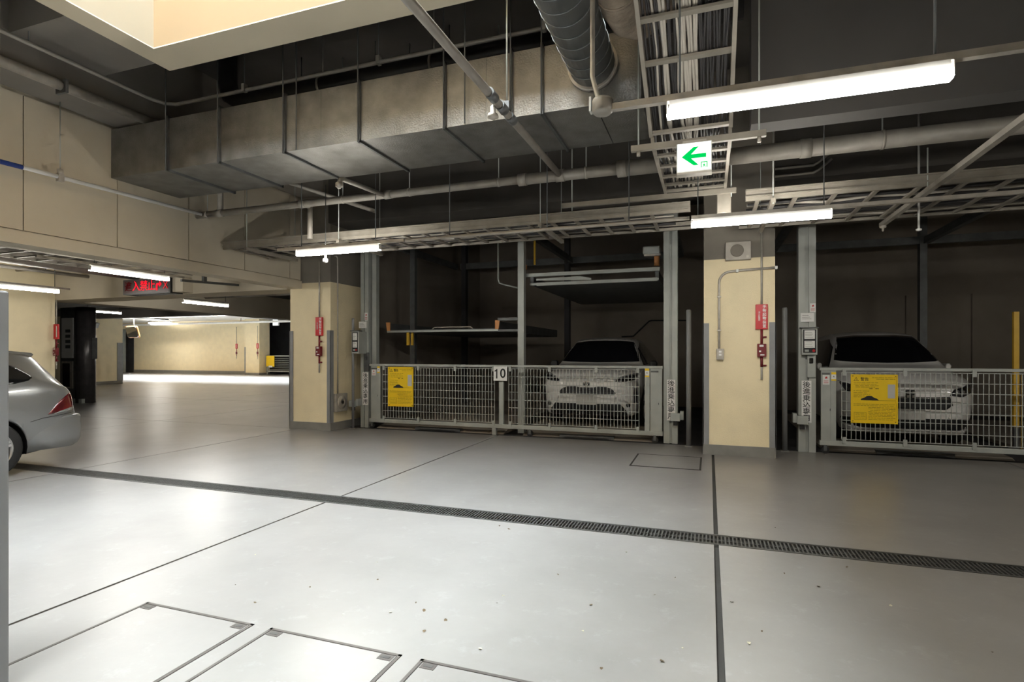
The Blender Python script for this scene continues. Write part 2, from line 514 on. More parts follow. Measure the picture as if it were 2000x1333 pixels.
# ================================================================== FLOOR COVERS
def cover(x0, x1, y0, y1, label, handles):
    c = thing('access_cover', ((x0 + x1) / 2, (y0 + y1) / 2, 0), label, 'floor hatch')
    fr = MB()
    t = .016 if handles else .022
    fr.box(x0, x1, y0, y0 + t, 0, .004).box(x0, x1, y1 - t, y1, 0, .004).box(x0, x0 + t, y0, y1, 0, .004).box(x1 - t, x1, y0, y1, 0, .004)
    fr.build('frame', COVERFR if handles else JOINT, c)
    B(x0 + .02, x1 - .02, y0 + .02, y1 - .02, 0, .003).build('plate', FLOOR, c)
    B(x0 + t, x1 - t, y0 + t, y1 - t, 0, .0012).build('gap', JOINT, c)
    for (hx, hy) in handles:
        h = B(hx - .035, hx + .035, hy - .022, hy + .022, .002, .005).build('lifting_handle', COVERFR, c)
        MB().box(hx - .022, hx + .022, hy - .009, hy + .009, .005, .0062).build('finger_slot', GRATE, h)
cover(-2.97, -2.21, 1.10, 2.25, 'floor hatch nearest the rough pillar, leftmost of three', [(-2.91, 2.205), (-2.27, 2.205)])
cover(-2.10, -1.34, 1.10, 2.25, 'middle one of the three floor hatches at the front', [(-2.04, 2.205), (-1.40, 2.205)])
cover(-1.24, -0.48, 1.10, 2.25, 'right one of three front floor hatches, cut by the bottom edge', [(-1.18, 2.205), (-0.54, 2.205)])
cover(-0.94, -0.09, 7.01, 7.88, 'small floor hatch before the column with the loudspeaker', [])

# ================================================================== DUCT
duct = thing('air_duct', (-3.8, 5.37, 3.61), 'large rectangular galvanised air duct under the ceiling', 'air duct')
secs = [-7.1, -6.11, -5.3, -4.37, -3.41, -2.43, -1.44, -0.95, -0.55]
for i in range(len(secs) - 1):
    B(secs[i] + .004, secs[i + 1] - .004, 4.89, 5.85, 3.61, 4.22).build('duct_section', DUCT, duct)
for xb in (-6.11, -5.3, -4.37, -3.41, -2.43, -1.44, -1.74):
    f = MB()
    f.box(xb - .014, xb + .014, 4.855, 5.88, 3.585, 3.61).box(xb - .014, xb + .014, 4.862, 4.89, 3.585, 4.245)
    f.box(xb - .014, xb + .014, 5.85, 5.88, 3.585, 4.245).box(xb - .014, xb + .014, 4.862, 5.88, 4.22, 4.245)
    f.build('flange', STEELD, duct)
    MB().cyl((xb, 4.85, 3.59), (xb, 4.85, 5.3), .007, 6).build('hanger_rod', STEELD, duct)
for xr, yr in ((-6.16, 5.9), (-4.2, 4.86), (-2.2, 4.84), (-1.1, 5.9)):
    MB().cyl((xr, yr, 3.60), (xr, yr, 5.3), .007, 6).build('hanger_rod', STEELD, duct)
for xs in (-3.9, -2.0, -0.9):
    B(xs - .002, xs + .002, 4.8885, 4.89, 3.63, 4.21).build('seam', STEELD, duct)

sp = thing('spiral_duct', (-0.97, 3.2, 3.95), 'round spiral wound duct joining the big rectangular duct', 'air duct')
MB().cyl((-0.97, 0.8, 3.95), (-0.97, 4.87, 3.95), .20, 28).build('pipe_body', SPIRAL, sp)
for k in range(24):
    y = 1.0 + k * .16
    MB().tube([(-0.97, y, 3.95), (-0.97, y + .014, 3.95)], .2055, 28).build('seam', SPIRAL, sp)
MB().tube([(-0.97, 4.83, 3.95), (-0.97, 4.885, 3.95)], .222, 28).build('collar', GALV, sp)
ib = thing('insulated_pipe', (-0.55, 3.6, 4.0), 'brown wrapped pipe elbow beside the round spiral duct', 'pipe')
pth = [(-0.64, 1.6, 4.16), (-0.64, 3.2, 4.10), (-0.63, 4.2, 4.05), (-0.60, 4.42, 4.06), (-0.53, 4.56, 4.10), (-0.42, 4.62, 4.20), (-0.36, 4.63, 4.40), (-0.35, 4.63, 5.28)]
MB().tube(pth, .155, 20).build('wrapped_body', INSUL, ib)
for y, z in ((2.6, 4.12), (3.1, 4.104), (3.6, 4.085), (4.05, 4.06)):
    MB().tube([(-0.635, y, z), (-0.635, y + .03, z - .001)], .162, 20).build('tape_band', INSUL, ib)

# ================================================================== PIPES
main = thing('sprinkler_main', (-3, 6.14, 3.43), 'long horizontal sprinkler main running under the duct', 'pipe')
MB().cyl((-7.1, 6.14, 3.43), (-2.05, 6.14, 3.43), .047, 16).build('thin_run', PIPE, main)
MB().cyl((-2.05, 6.14, 3.43), (-0.9, 6.14, 3.43), .062, 16).build('middle_run', PIPE, main)
MB().cyl((-0.9, 6.14, 3.43), (10.5, 6.14, 3.43), .085, 18).build('wide_run', PIPE, main)
for x in (-6.66, -5.2, -3.86, -2.05, -1.6, -0.9, .9, 3.0):
    r = .047 if x < -2.1 else (.062 if x < -1 else .085)
    MB().cyl((x - .05, 6.14, 3.43), (x + .05, 6.14, 3.43), r + .008, 16).build('coupling', PIPE, main)
for x in (-6.9, -4.55, -3.55, -2.35, -1.3, 1.55, 3.1):
    r = .047 if x < -2.1 else (.062 if x < -1 else .085)
    h = MB().cyl((x, 6.14, 3.43 + r), (x, 6.14, 5.3), .007, 6).build('hanger_rod', STEEL, main)
    MB().tube([(x - .012, 6.14, 3.43), (x + .012, 6.14, 3.43)], r + .006, 16).build('hanger_clamp', GALV, h)
MB().cyl((-6.66, 6.14, 3.43), (-6.66, 6.14, 4.19), .042, 14).cyl((-6.66, 6.14, 4.19), (-6.66, 6.14, 5.3), .030, 12).build('riser', PIPE, main)
MB().cyl((-6.66, 6.14, 4.15), (-6.66, 6.14, 4.23), .052, 14).build('coupling', PIPE, main)
MB().cyl((-5.21, 6.14, 3.43), (-5.21, 6.30, 3.43), .03, 12).cyl((-5.21, 6.30, 3.46), (-5.21, 6.30, 2.99), .036, 12).build('drop_pipe', PIPE, main)
b = MB().tube([(-3.90, 6.14, 3.42), (-3.97, 5.60, 3.42), (-4.0, 5.40, 3.42), (-4.01, 5.36, 3.405), (-4.01, 5.345, 3.36)], .027, 12).build('branch', PIPE, main)
MB().lathe([(.03, 3.37), (.042, 3.36), (.042, 3.32), (.02, 3.315), (.02, 3.30), (.0, 3.30)], (-4.01, 5.345, 0), 'z', 16).build('sprinkler_head', GALV, b)
MB().cyl((-6.62, 6.12, 4.19), (-4.75, 7.2, 3.55), .03, 10).build('branch', PIPE, main)

cross = thing('sprinkler_branch', (-1.62, 3, 3.43), 'slim sprinkler pipe slanting from top centre to the main', 'pipe')
MB().cyl((-1.6, 6.10, 3.43), (-1.66, -2.0, 3.43), .034, 14).build('pipe_body', PIPE, cross)
for y in (4.05, 4.28, 4.5):
    MB().cyl((-1.61, y - .06, 3.43), (-1.61, y + .06, 3.43), .042, 14).build('coupling', STEELD, cross)
MB().lathe([(.0, .02), (.022, .0), (.022, -.05), (.04, -.06), (.045, -.085), (.02, -.10), (0, -.1)], (-1.65, 4.18, 3.40), 'z', 16).build('sprinkler_head', GALV, cross)
for y in (4.4,):
    MB().cyl((-1.61, y, 3.46), (-1.61, y, 5.3), .008, 6).build('hanger_rod', STEEL, cross)
    MB().box(-1.635, -1.585, y - .02, y + .02, 3.46, 3.53).build('hanger_clamp', STEELD, cross)

wp = thing('wall_pipe', (-6.97, 2, 3.38), 'thin shiny pipe along the beige panelled wall', 'pipe')
MB().cyl((-6.97, -4, 3.33), (-6.97, 6.10, 3.43), .024, 12).build('pipe_body', WHITE, wp)  # white body colour stands in for the bright highlight along the pipe
BLUEM = M('blue_band', (0.02, 0.05, 0.25), 0.5, noise=0.1)
MB().cyl((-6.97, 3.3, 3.402), (-6.97, 3.86, 3.4075), .026, 12).build('blue_sleeve', BLUEM, wp)
MB().cyl((-6.97, 4.23, 3.44), (-6.97, 4.23, 4.27), .006, 6).build('hanger_rod', STEEL, wp)
MB().box(-6.995, -6.945, 4.2, 4.26, 3.36, 3.45).cyl((-6.97, 4.23, 3.45), (-6.97, 4.23, 3.50), .03, 10).build('hanger_clamp', GALV, wp)

cp = thing('conduit', (-6.4, 5, 4.5), 'thin bent conduit hung below the dark ceiling by the light well', 'conduit')
MB().tube([(-6.40, -3, 4.50), (-6.40, 4.9, 4.50), (-6.37, 5.05, 4.51), (-6.28, 5.13, 4.52), (-6.0, 5.15, 4.53), (4.5, 5.12, 4.55)], .022, 10).build('pipe_body', PIPE, cp)
for x in (-5.2, -3.35, -1.5):
    h = MB().cyl((x, 5.14, 4.55), (x, 5.14, 5.3), .006, 6).build('hanger_rod', STEELD, cp)
    MB().box(x - .02, x + .02, 5.11, 5.17, 4.51, 4.60).build('hanger_clamp', GALV, h)
for y in (2.0, 3.6):
    MB().cyl((-6.40, y, 4.5), (-6.40, y, 5.3), .006, 6).build('hanger_rod', STEELD, cp)
bp = thing('drain_pipe', (-3, 5.55, 4.6), 'fat black pipe above the rectangular duct', 'pipe')
MB().tube([(-5.9, 5.55, 5.29), (-5.9, 5.55, 4.9), (-5.84, 5.55, 4.75), (-5.7, 5.55, 4.66), (-5.4, 5.55, 4.62), (0.3, 5.55, 4.62)], .12, 18).build('pipe_body', BLACKPIPE, bp)
for x in (-4.4, -2.9, -1.45):
    MB().tube([(x - .015, 5.55, 4.62), (x + .015, 5.55, 4.62)], .126, 18).cyl((x, 5.55, 4.74), (x, 5.55, 5.3), .006, 6).build('pipe_strap', GALV, bp)
bkp = thing('bulkhead_pipe', (-6.56, 2, 4.25), 'pale painted pipe along the edge of the grey bulkhead', 'pipe')
MB().cyl((-6.56, -4, 4.22), (-6.56, 5.15, 4.29), .055, 14).build('pipe_body', GALV, bkp)
for y in (0, 2, 4):
    MB().box(-6.64, -6.48, y - .015, y + .015, 4.2, 4.34).build('pipe_strap', STEELD, bkp)

rp = thing('strut_pipe', (1.96, 5, 2.93), 'diagonal looking grey channel below the tray at upper right', 'strut')
MB().bar((1.96, 7.8, 2.95), (1.96, 2.0, 2.95), .05, .045).build('channel', PIPE, rp)
MB().lathe([(.035, 2.93), (.035, 2.91), (.012, 2.90), (.012, 2.87), (.0, 2.86)], (1.96, 7.74, 0), 'z', 10).build('end_bolt', GALV, rp)
for y in (6.3, 3.4):
    MB().cyl((1.96, y, 2.97), (1.96, y, 3.36 if y > 6 else 5.3), .007, 6).build('hanger_rod', STEEL, rp)

# ================================================================== CABLE TRAYS
def tray_x(name, label, x0, x1, y0, y1, z, step, hangers, cut=None):
    t = thing(name, ((x0 + x1) / 2, (y0 + y1) / 2, z), label, 'cable tray')
    for (ya, yb) in ((y0, y0 + .03), (y1 - .03, y1)):
        s = MB().box(x0, x1, ya, yb, z, z + .115)
        s.box(x0, x1, ya - (.018 if ya == y0 else 0), yb + (.018 if ya != y0 else 0), z + .10, z + .115)
        s.box(x0, x1, ya - (.012 if ya == y0 else 0), yb + (.012 if ya != y0 else 0), z + .035, z + .05)
        s.build('side_rail', TRAYM, t)
    me = B(-.02, .02, 0, y1 - y0 - .06, 0, .022).mesh('rung')
    n = int((x1 - x0) / step)
    copies('rung', me, TRAYM, t, [(x0 + .12 + k * step, y0 + .03, z + .004) for k in range(n)])
    for x in hangers:
        MB().bar((x, y0 - .06, z - .025), (x, y1 + .1, z - .025), .045, .045).build('support_channel', TRAYM, t)
        for yh in (y0 - .03, y1 + .05):
            MB().cyl((x, yh, z - .06), (x, yh, 3.75 if yh > 8.2 else 5.3), .006, 6).build('hanger_rod', STEEL, t)
    return t
tray_x('cable_tray', 'ladder cable tray above the gate numbered 10', -7.05, -0.20, 6.55, 7.50, 3.0, .30, (-6.55, -4.9, -1.95))
tray_x('cable_tray', 'ladder cable tray at upper right above the second gate', 0.36, 9.5, 6.30, 7.70, 3.0, .36, (0.62, 4.2))

def cable(name, pts, r, mat, label, group):
    o = MB().tube(pts, r, 7).build(name, mat)
    return tag(o, label, 'cable', group)
for k in range(9):
    y = 6.62 + k * .095 + rnd.uniform(-.02, .02)
    pts = [(-7.05 + i * .35, y + rnd.uniform(-.03, .03), 3.045 + rnd.uniform(0, .02)) for i in range(20)]
    cable('cable', pts, rnd.choice((.010, .014, .017)), CABLEL if k % 3 == 0 else CABLED, 'electrical cable lying in the tray above the gate numbered 10', 'cables in the tray over gate 10')
for k in range(10):
    y = 6.40 + k * .125 + rnd.uniform(-.02, .02)
    pts = [(0.40 + i * .40, y + rnd.uniform(-.03, .03), 3.045 + rnd.uniform(0, .02)) for i in range(22)]
    cable('cable', pts, rnd.choice((.012, .016, .02)), CABLEL if k % 3 == 0 else CABLED, 'electrical cable lying in the tray at upper right', 'cables in the right-hand tray')

# tray running back over the exit sign: an inclined part, then a level part
tc_ = thing('cable_tray', (-0.13, 4.7, 3.2), 'ladder tray packed with cables over the green exit sign', 'cable tray')
A0, A1 = (2.55, 4.34), (4.70, 3.22)        # (y, z) of the sloping part
def incl(y):
    t = (y - A0[0]) / (A1[0] - A0[0])
    return A0[1] + t * (A1[1] - A0[1])
TX0, TX1 = -0.45, 0.16
for x in (TX0, TX1):
    MB().bar((x, A0[0], A0[1]), (x, A1[0], A1[1]), .028, .10).build('side_rail', TRAYM, tc_)
    MB().bar((x, 4.80, 3.20), (x, 6.30, 3.20), .028, .10).build('side_rail', TRAYM, tc_)
for y in (2.66, 2.95, 3.24, 3.53, 3.82, 4.11, 4.40, 4.67):
    MB().bar((TX0, y, incl(y) - .03), (TX1, y, incl(y) - .03), .055, .02).build('rung', TRAYM, tc_)
for y in (4.84, 5.12, 5.42, 5.74, 6.02, 6.26):
    MB().bar((TX0, y, 3.17), (TX1, y, 3.17), .055, .02).build('rung', TRAYM, tc_)
for k in range(30):
    x = TX0 + .035 + k * (TX1 - TX0 - .07) / 29
    light = 11 <= k <= 18 or k in (3, 6, 7)
    r = rnd.uniform(.007, .010) if not light else rnd.uniform(.009, .014)
    pts = []
    for i in range(8):
        y = A0[0] + i * (A1[0] - A0[0] - .06) / 7
        pts.append((x + rnd.uniform(-.012, .012), y, incl(y) + rnd.uniform(0, .02)))
    for y in (4.86, 5.2, 5.6, 6.0, 6.28):
        pts.append((x + rnd.uniform(-.02, .02), y, 3.20 + rnd.uniform(0, .015)))
    cable('cable', pts, r, CABLEL if light else CABLED, 'light grey cable in the packed tray over the exit sign' if light else 'dark cable in the packed tray over the exit sign', 'light cables over the exit sign' if light else 'dark cables over the exit sign')
st1 = thing('support_strut', (0, 4.75, 3.13), 'steel strut across the ceiling just above the exit sign', 'strut')
MB().box(-0.62, 0.42, 4.73, 4.77, 3.10, 3.15).build('channel', TRAYM, st1)
for x in (-0.56, 0.37):
    MB().cyl((x, 4.75, 3.06), (x, 4.75, 5.3), .007, 6).build('hanger_rod', STEEL, st1)
    MB().cyl((x, 4.75, 3.06), (x, 4.75, 3.10), .016, 6).build('nut', GALV, st1)
st2 = thing('support_strut', (-0.7, 6.30, 3.12), 'long steel strut under the end of the packed cable tray', 'strut')
MB().box(-1.62, 0.27, 6.28, 6.325, 3.10, 3.15).build('channel', TRAYM, st2)
for x in (-1.5, 0.22):
    MB().cyl((x, 6.30, 3.06), (x, 6.30, 5.3), .007, 6).build('hanger_rod', STEEL, st2)
jb = thing('junction_box', (.16, 6.45, 3.0), 'small grey junction box beside the tray gap', 'junction box')
B(.08, .22, 6.325, 6.43, 2.90, 3.13).build('box', TRAYM, jb, bevel=.006)
B(.095, .205, 6.33, 6.425, 2.893, 2.90).build('lid', TRAYM, jb)

# ================================================================== TUBE LIGHTS
def tube_light(label, p, ax, length=1.26, w=.062, hang=5.3, rail=(.0, .0), two=False, hrod=True):
    """p = middle of the underside; ax = 'x' or 'y'"""
    x, y, z = p
    L = length / 2
    t = thing('tube_light', (x, y, z), label, 'tube light', 'tube lights')
    def bx(a0, a1, b0, b1, c0, c1):
        return (B(x + a0, x + a1, y + b0, y + b1, z + c0, z + c1) if ax == 'x' else B(x + b0, x + b1, y + a0, y + a1, z + c0, z + c1))
    # diffuser: a shallow trough that tapers downwards
    poly = [(-w / 2, .010), (-w * .38, 0), (w * .38, 0), (w / 2, .010), (w / 2, .042), (-w / 2, .042)]
    if ax == 'x':
        d = MB().prism([(y + a, z + b) for a, b in poly], 'x', x - L, x + L)
    else:
        d = MB().prism([(x + a, z + b) for a, b in poly], 'y', y - L, y + L)
    d.build('diffuser', TUBEM, t)
    bx(-L + .01, L - .01, -w * .42, w * .42, .042, .085).build('housing', WHITE, t)
    bx(-L - .004, -L, -w / 2, w / 2, 0.01, .08).build('end_cap', WHITE, t)
    bx(L, L + .004, -w / 2, w / 2, 0.01, .08).build('end_cap', WHITE, t)
    bx(-L - rail[0], L + rail[1], -.02, .02, .085, .12).build('mounting_rail', GALV, t)
    if hrod:
        for s in (-.45, .45):
            a = length * s
            q = (x + a, y, z + .12) if ax == 'x' else (x, y + a, z + .12)
            MB().cyl(q, (q[0], q[1], hang), .006, 6).build('hanger_rod', STEELD, t)
    return t
tube_light('long bright tube light nearest the camera at upper right', (0.42, 3.08, 2.66), 'x', w=.062, rail=(.40, 2.5))
tube_light('tube light over the column left of the gate numbered 10', (-4.49, 5.95, 2.685), 'x', rail=(.32, .35))
tube_light('tube light over the column with the loudspeaker', (0.46, 5.95, 2.685), 'x', rail=(.0, 4.0))
rc = thing('raceway', (-2.0, 5.95, 2.8), 'thin conduit linking the two tube lights above the gates', 'conduit')
MB().cyl((-3.5, 5.95, 2.785), (-0.19, 5.95, 2.785), .02, 10).build('pipe_body', PIPE, rc)
for x in (-2.9, -1.7, -0.8):
    MB().cyl((x, 5.95, 2.8), (x, 5.95, 5.3), .006, 6).build('hanger_rod', STEELD, rc)
tube_light('tube light over the right end of the second gate', (5.42, 5.95, 2.685), 'x')
tube_light('tube light right of the nearest long tube light', (5.42, 3.08, 2.66), 'x')
tube_light('tube light in the side lane before the red lit sign', (-8.65, 6.28, 2.63), 'y', hang=3.3, rail=(.7, .3))
tube_light('tube light in the side lane nearest the cream wall', (-12.0, 6.62, 2.58), 'y', hang=3.3, rail=(.0, .2))
tube_light('tube light in the side lane behind the red lit sign', (-11.5, 10.2, 2.58), 'y', hang=3.3)
tube_light('tube light on the ceiling above the far dark tower', (-21.0, 14.2, 2.9), 'y', hang=3.3)
tube_light('tube light hung before the far cream wall', (-34.8, 27.2, 3.45), 'x', length=2.0, w=.12, hang=3.65)

# conduit and box feeding the nearest light
cl = thing('conduit', (-0.6, 3.2, 2.8), 'pale conduit dropping to the box at the end of the nearest light', 'conduit')
MB().tube([(-0.66, 3.30, 5.0), (-0.66, 3.30, 3.15), (-0.655, 3.27, 3.05), (-0.60, 3.18, 2.86), (-0.585, 3.12, 2.80)], .014, 10).build('pipe_body', GALV, cl)
MB().lathe([(.0, 2.82), (.05, 2.82), (.06, 2.805), (.06, 2.75), (.045, 2.735), (0, 2.735)], (-0.56, 3.08, 0), 'z', 16).build('round_box', PIPE, cl)
B(-.63, -.618, 3.05, 3.10, 2.75, 2.83).build('bracket', WHITE, cl)

bc = thing('conduit', (1.2, 8.28, 3.8), 'pair of short bent conduits on the dark beam at upper right', 'conduit')
for z in (3.80, 3.90):
    MB().tube([(0.6, 8.27, z), (1.30, 8.27, z), (1.36, 8.27, z + .03), (1.52, 8.27, z + .16)], .018, 8).build('pipe_body', PIPE, bc)

# detector ball below second light
sd = thing('sensor', (-4.65, 6.05, 2.6), 'small white bulb shaped detector below the tube light', 'sensor')
MB().lathe([(0, -.055), (.028, -.045), (.036, -.02), (.028, 0), (.014, .012), (.014, .05), (0, .05)], (-4.73, 6.02, 2.64), 'z', 14).build('head', WHITE, sd)
MB().cyl((-4.73, 6.02, 2.68), (-4.73, 6.02, 3.61), .006, 6).build('stem', STEELD, sd)
sd2 = thing('sprinkler', (2.2, 7.2, 2.7), 'white sprinkler head under the upper right tray', 'sprinkler')
MB().lathe([(0, 2.74), (.025, 2.745), (.03, 2.76), (.012, 2.77), (.012, 5.3), (0, 5.3)], (2.16, 7.2, 0), 'z', 12).build('head', WHITE, sd2)

# ================================================================== EXIT SIGN
ex = thing('exit_sign', (-0.11, 4.66, 2.84), 'lit white exit sign with a green arrow pointing left', 'exit sign')
B(-0.245, 0.02, 4.62, 4.70, 2.835, 3.075).build('case', WHITE, ex, bevel=.004)
B(-0.238, 0.013, 4.614, 4.62, 2.852, 3.068).build('lit_panel', SIGNWHITE, ex)
B(-0.245, 0.02, 4.61, 4.70, 2.826, 2.840).build('lower_trim', GALV, ex)
B(-0.20, -0.02, 4.64, 4.68, 3.075, 3.10).build('hanger_plate', GALV, ex)
ar = [(-.205, 2.962), (-.115, 3.035), (-.078, 3.035), (-.135, 2.978), (-.022, 2.978), (-.022, 2.946), (-.135, 2.946), (-.078, 2.889), (-.115, 2.889)]
MB().prism(ar, 'y', 4.611, 4.613).build('arrow', SIGNGREEN, ex)
pic = MB().box(-.062, -.055, 4.611, 4.613, 2.866, 2.912).box(-.019, -.012, 4.611, 4.613, 2.866, 2.912).box(-.062, -.012, 4.611, 4.613, 2.906, 2.912)
pic.prism([(-.040, 2.902), (-.034, 2.902), (-.034, 2.896), (-.040, 2.896)], 'y', 4.611, 4.613)
pic.prism([(-.046, 2.893), (-.032, 2.893), (-.030, 2.880), (-.026, 2.868), (-.031, 2.868), (-.037, 2.880), (-.044, 2.868), (-.050, 2.868), (-.042, 2.882)], 'y', 4.611, 4.613)
pic.build('running_figure', SIGNGREEN, ex)

# ================================================================== PARKING MACHINES
fr1 = thing('parking_machine_frame', (-3.3, 11, 0), 'grey steel frame of the two-level parking machine behind gate 10', 'steel frame')
def post(parent, x0, x1, y0, y1, z1, mat=STEEL, name='post'):
    w = x1 - x0
    p = MB().box(x0, x0 + w * .42, y0, y1, 0, z1).box(x0 + w * .42, x0 + w * .60, y0 + .03, y1, 0, z1).box(x0 + w * .60, x1, y0 - .012, y1, 0, z1)
    return p.build(name, mat, parent)
post(fr1, -6.23, -6.05, 8.95, 9.12, 3.75)
B(-6.02, -5.93, 9.02, 9.12, 1.2, 3.75).build('guide_rail', STEEL, fr1)
post(fr1, -0.67, -0.46, 8.95, 9.12, 3.75)
B(-3.17, -3.06, 9.22, 9.34, 0, 3.75).build('post', STEEL, fr1)
B(-5.86, -5.75, 10.15, 10.25, 0, 3.9).build('post', STEELD, fr1)
for x in (-5.9, -3.2, -0.75):
    B(x - .06, x + .06, 12.9, 13.05, 0, 4.2).build('post', BAYDARK, fr1)
B(-6.0, -0.6, 12.92, 13.0, 3.55, 3.7).build('rear_beam', STEELD, fr1)
for x in (-6.1, -3.1, -0.58):
    B(x - .05, x + .05, 9.3, 12.9, 3.55, 3.68).build('side_beam', STEELD, fr1)
B(-6.2, -0.5, 9.14, 9.22, 3.45, 3.6).build('front_beam', STEELD, fr1)
MB().tube([(-3.55, 9.25, 3.45), (-3.55, 9.25, 2.72), (-3.53, 9.25, 2.66), (-3.45, 9.3, 2.63), (-3.17, 9.35, 2.56)], .014, 8).build('cable_pipe', STEEL, fr1)
mt = B(-1.04, -0.76, 9.4, 9.62, 3.05, 3.18).build('motor', STEEL, fr1, bevel=.02)
MB().cyl((-0.82, 9.5, 3.05), (-0.82, 9.5, 2.86), .045, 12).build('motor_shaft', ORANGE, mt)
B(-1.02, -0.75, 9.42, 9.55, 3.02, 3.05).build('motor_plate', GALV, mt)
B(-2.98, -2.95, 9.55, 9.58, 3.0, 3.45).build('hanging_strap', PIPEYEL, fr1)

def pallet(label, x0, x1, y0, y1, z, caps=False, h=.17, lip=True):
    p = thing('parking_pallet', ((x0 + x1) / 2, (y0 + y1) / 2, z), label, 'car pallet')
    B(x0, x1, y0, y1, z, z + .04).build('deck', STEELD, p)
    me = B(-(x1 - x0) / 2 + .2, (x1 - x0) / 2 - .2, -.04, .04, 0, .02).mesh('rib')
    copies('rib', me, STEELD, p, [((x0 + x1) / 2, y0 + .4 + k * .45, z + .04) for k in range(int((y1 - y0 - .5) / .45))])
    for xa, xb in ((x0, x0 + .06), (x1 - .06, x1)):
        B(xa, xb, y0, y1, z + .04, z + h).build('side_rail', STEELD, p)
        if caps:
            MB().prism([(xa, z), (xb, z), (xb + (.03 if xa != x0 else 0), z + h + .02), (xa - (.03 if xa == x0 else 0), z + h + .02)], 'y', y0 - .025, y0).build('end_cap', ORANGE, p)
    if lip:
        B(x0, x1, y0 - .03, y0, z - .01, z + .025).build('front_lip', STEEL, p)
    return p
p1 = pallet('raised empty pallet with orange ends in the left bay', -5.95, -3.62, 9.45, 13.6, 1.82, True)
MB().tube([(-5.0, 9.5, 1.862), (-4.95, 9.5, 1.90), (-4.2, 9.5, 1.90), (-4.15, 9.5, 1.862)], .012, 8).build('wheel_stop', GALV, p1)
MB().box(-3.62, -3.17, 9.42, 9.47, 2.00, 2.05).box(-3.62, -3.17, 9.42, 9.47, 1.80, 1.84).box(-3.2, -3.17, 9.42, 9.47, 1.8, 2.05).build('lift_arm', STEELD, p1)
B(-5.56, -5.51, 9.50, 9.55, 1.56, 1.82).build('yellow_stop', PIPEYEL, p1)
B(-5.46, -5.43, 9.50, 9.55, 1.56, 1.82).build('yellow_stop', PIPEYEL, p1)
p2 = pallet('raised pallet hanging over the white compact suv', -3.0, -0.78, 9.42, 13.6, 2.62, False, .14)
B(-3.12, -0.76, 9.36, 9.42, 2.76, 2.82).build('front_beam', STEEL, p2)
B(-2.88, -0.80, 9.40, 9.44, 2.60, 2.655).build('lower_beam', STEEL, p2)
MB().prism([(-2.88, 2.69), (-1.9, 2.66), (-1.9, 2.69), (-2.1, 2.735), (-2.88, 2.72)], 'y', 9.38, 9.40).build('side_plate', STEEL, p2)
MB().tube([(-2.2, 9.5, 2.80), (-1.7, 9.5, 2.83), (-1.5, 9.5, 2.83)], .02, 8).build('wheel_stop', GALV, p2)
MB().cyl((-3.11, 9.40, 2.90), (-3.11, 9.40, 2.98), .05, 10).build('orange_roller', ORANGE, p2)
for (lb, x0, x1) in (('ground pallet in the empty left bay', -5.9, -3.35), ('ground pallet under the white compact suv', -3.0, -0.8), ('ground pallet under the white wagon', 1.55, 3.75), ('ground pallet behind the second gate, far right', 4.2, 6.5)):
    p = thing('parking_pallet', ((x0 + x1) / 2, 11, 0), lb, 'car pallet')
    hd = .05 if x0 > 0 else .14
    MB().prism([(8.98, 0), (9.06, .03), (9.75, hd), (13.8, hd), (13.8, 0)], 'x', x0, x1).build('deck', BAYWALL, p)
    c = (x0 + x1) / 2
    MB().prism([(c - .42, 0), (c + .42, 0), (c + .32, .025), (c - .32, .025)], 'y', 8.955, 8.975).build('front_slot', BLKPL, p)
    B(c - .45, c + .45, 8.975, 9.10, .0, .05).build('ramp_plate', STEELD, p)

fr2 = thing('parking_machine_frame', (4, 11, 0), 'grey steel frame of the parking machine around the white wagon', 'steel frame')
post(fr2, 1.20, 1.42, 8.82, 8.99, 3.75)
for x in (3.95, 6.9):
    B(x - .06, x + .06, 12.9, 13.05, 0, 4.2).build('post', STEELD, fr2)
B(6.9, 7.1, 8.85, 9.0, 0, 3.75).build('post', STEEL, fr2)
B(1.2, 7.1, 9.14, 9.22, 3.45, 3.6).build('front_beam', STEELD, fr2)
for x in (1.3, 4.0, 7.0):
    B(x - .05, x + .05, 9.3, 12.9, 3.55, 3.68).build('side_beam', STEELD, fr2)
B(1.2, 7.0, 12.92, 13.0, 3.55, 3.7).build('rear_beam', STEELD, fr2)
yp = thing('yellow_pole', (4.02, 9.6, 0), 'slim yellow pole beside the white wagon', 'pole')
B(3.985, 4.045, 9.58, 9.63, .38, 1.98).build('bar', PIPEYEL, yp)
B(4.075, 4.085, 9.6, 9.61, .05, 1.1).build('thin_rod', PIPEYEL, yp)
B(3.99, 4.04, 9.585, 9.625, 0.0, .38).build('foot', STEELD, yp)

for lb, x, y in (('slim grey bollard post beside the cream lane column', -6.235, 8.72), ('slim grey bollard post left of the loudspeaker column', -0.29, 8.76), ('slim grey bollard post right of the loudspeaker column', 1.02, 8.79)):
    q = thing('guard_post', (x, y, 0), lb, 'post')
    rad = .024 if x < -6 else .036
    MB().tube([(x, y, 0), (x, y, 2.045), (x, y, 2.06)], [rad, rad, rad * .7], 16).build('pole', GUARD, q)
    B(x - .055, x + .055, y - .055, y + .055, 0, .012).build('base_plate', SKIRT, q)

wc = thing('wall_cable', (-1.5, 15.27, 1.87), 'dark cable running up the rear bay wall behind the suv', 'cable')
MB().tube([(-2.25, 15.28, 1.86), (-1.94, 15.28, 1.87), (-1.52, 15.28, 2.27), (-1.45, 15.28, 2.29), (-0.5, 15.28, 2.27)], .02, 8).build('cable_run', BLKPL, wc)
for i, (x0, x1) in enumerate(((1.0, 4.0), (4.32, 5.3), (5.58, 9.5))):
    B(x0, x1, 15.22, 15.3, .1, 2.75).build('wall_panel', BAYWALL, bpy.data.objects['wall_bay_rear'])

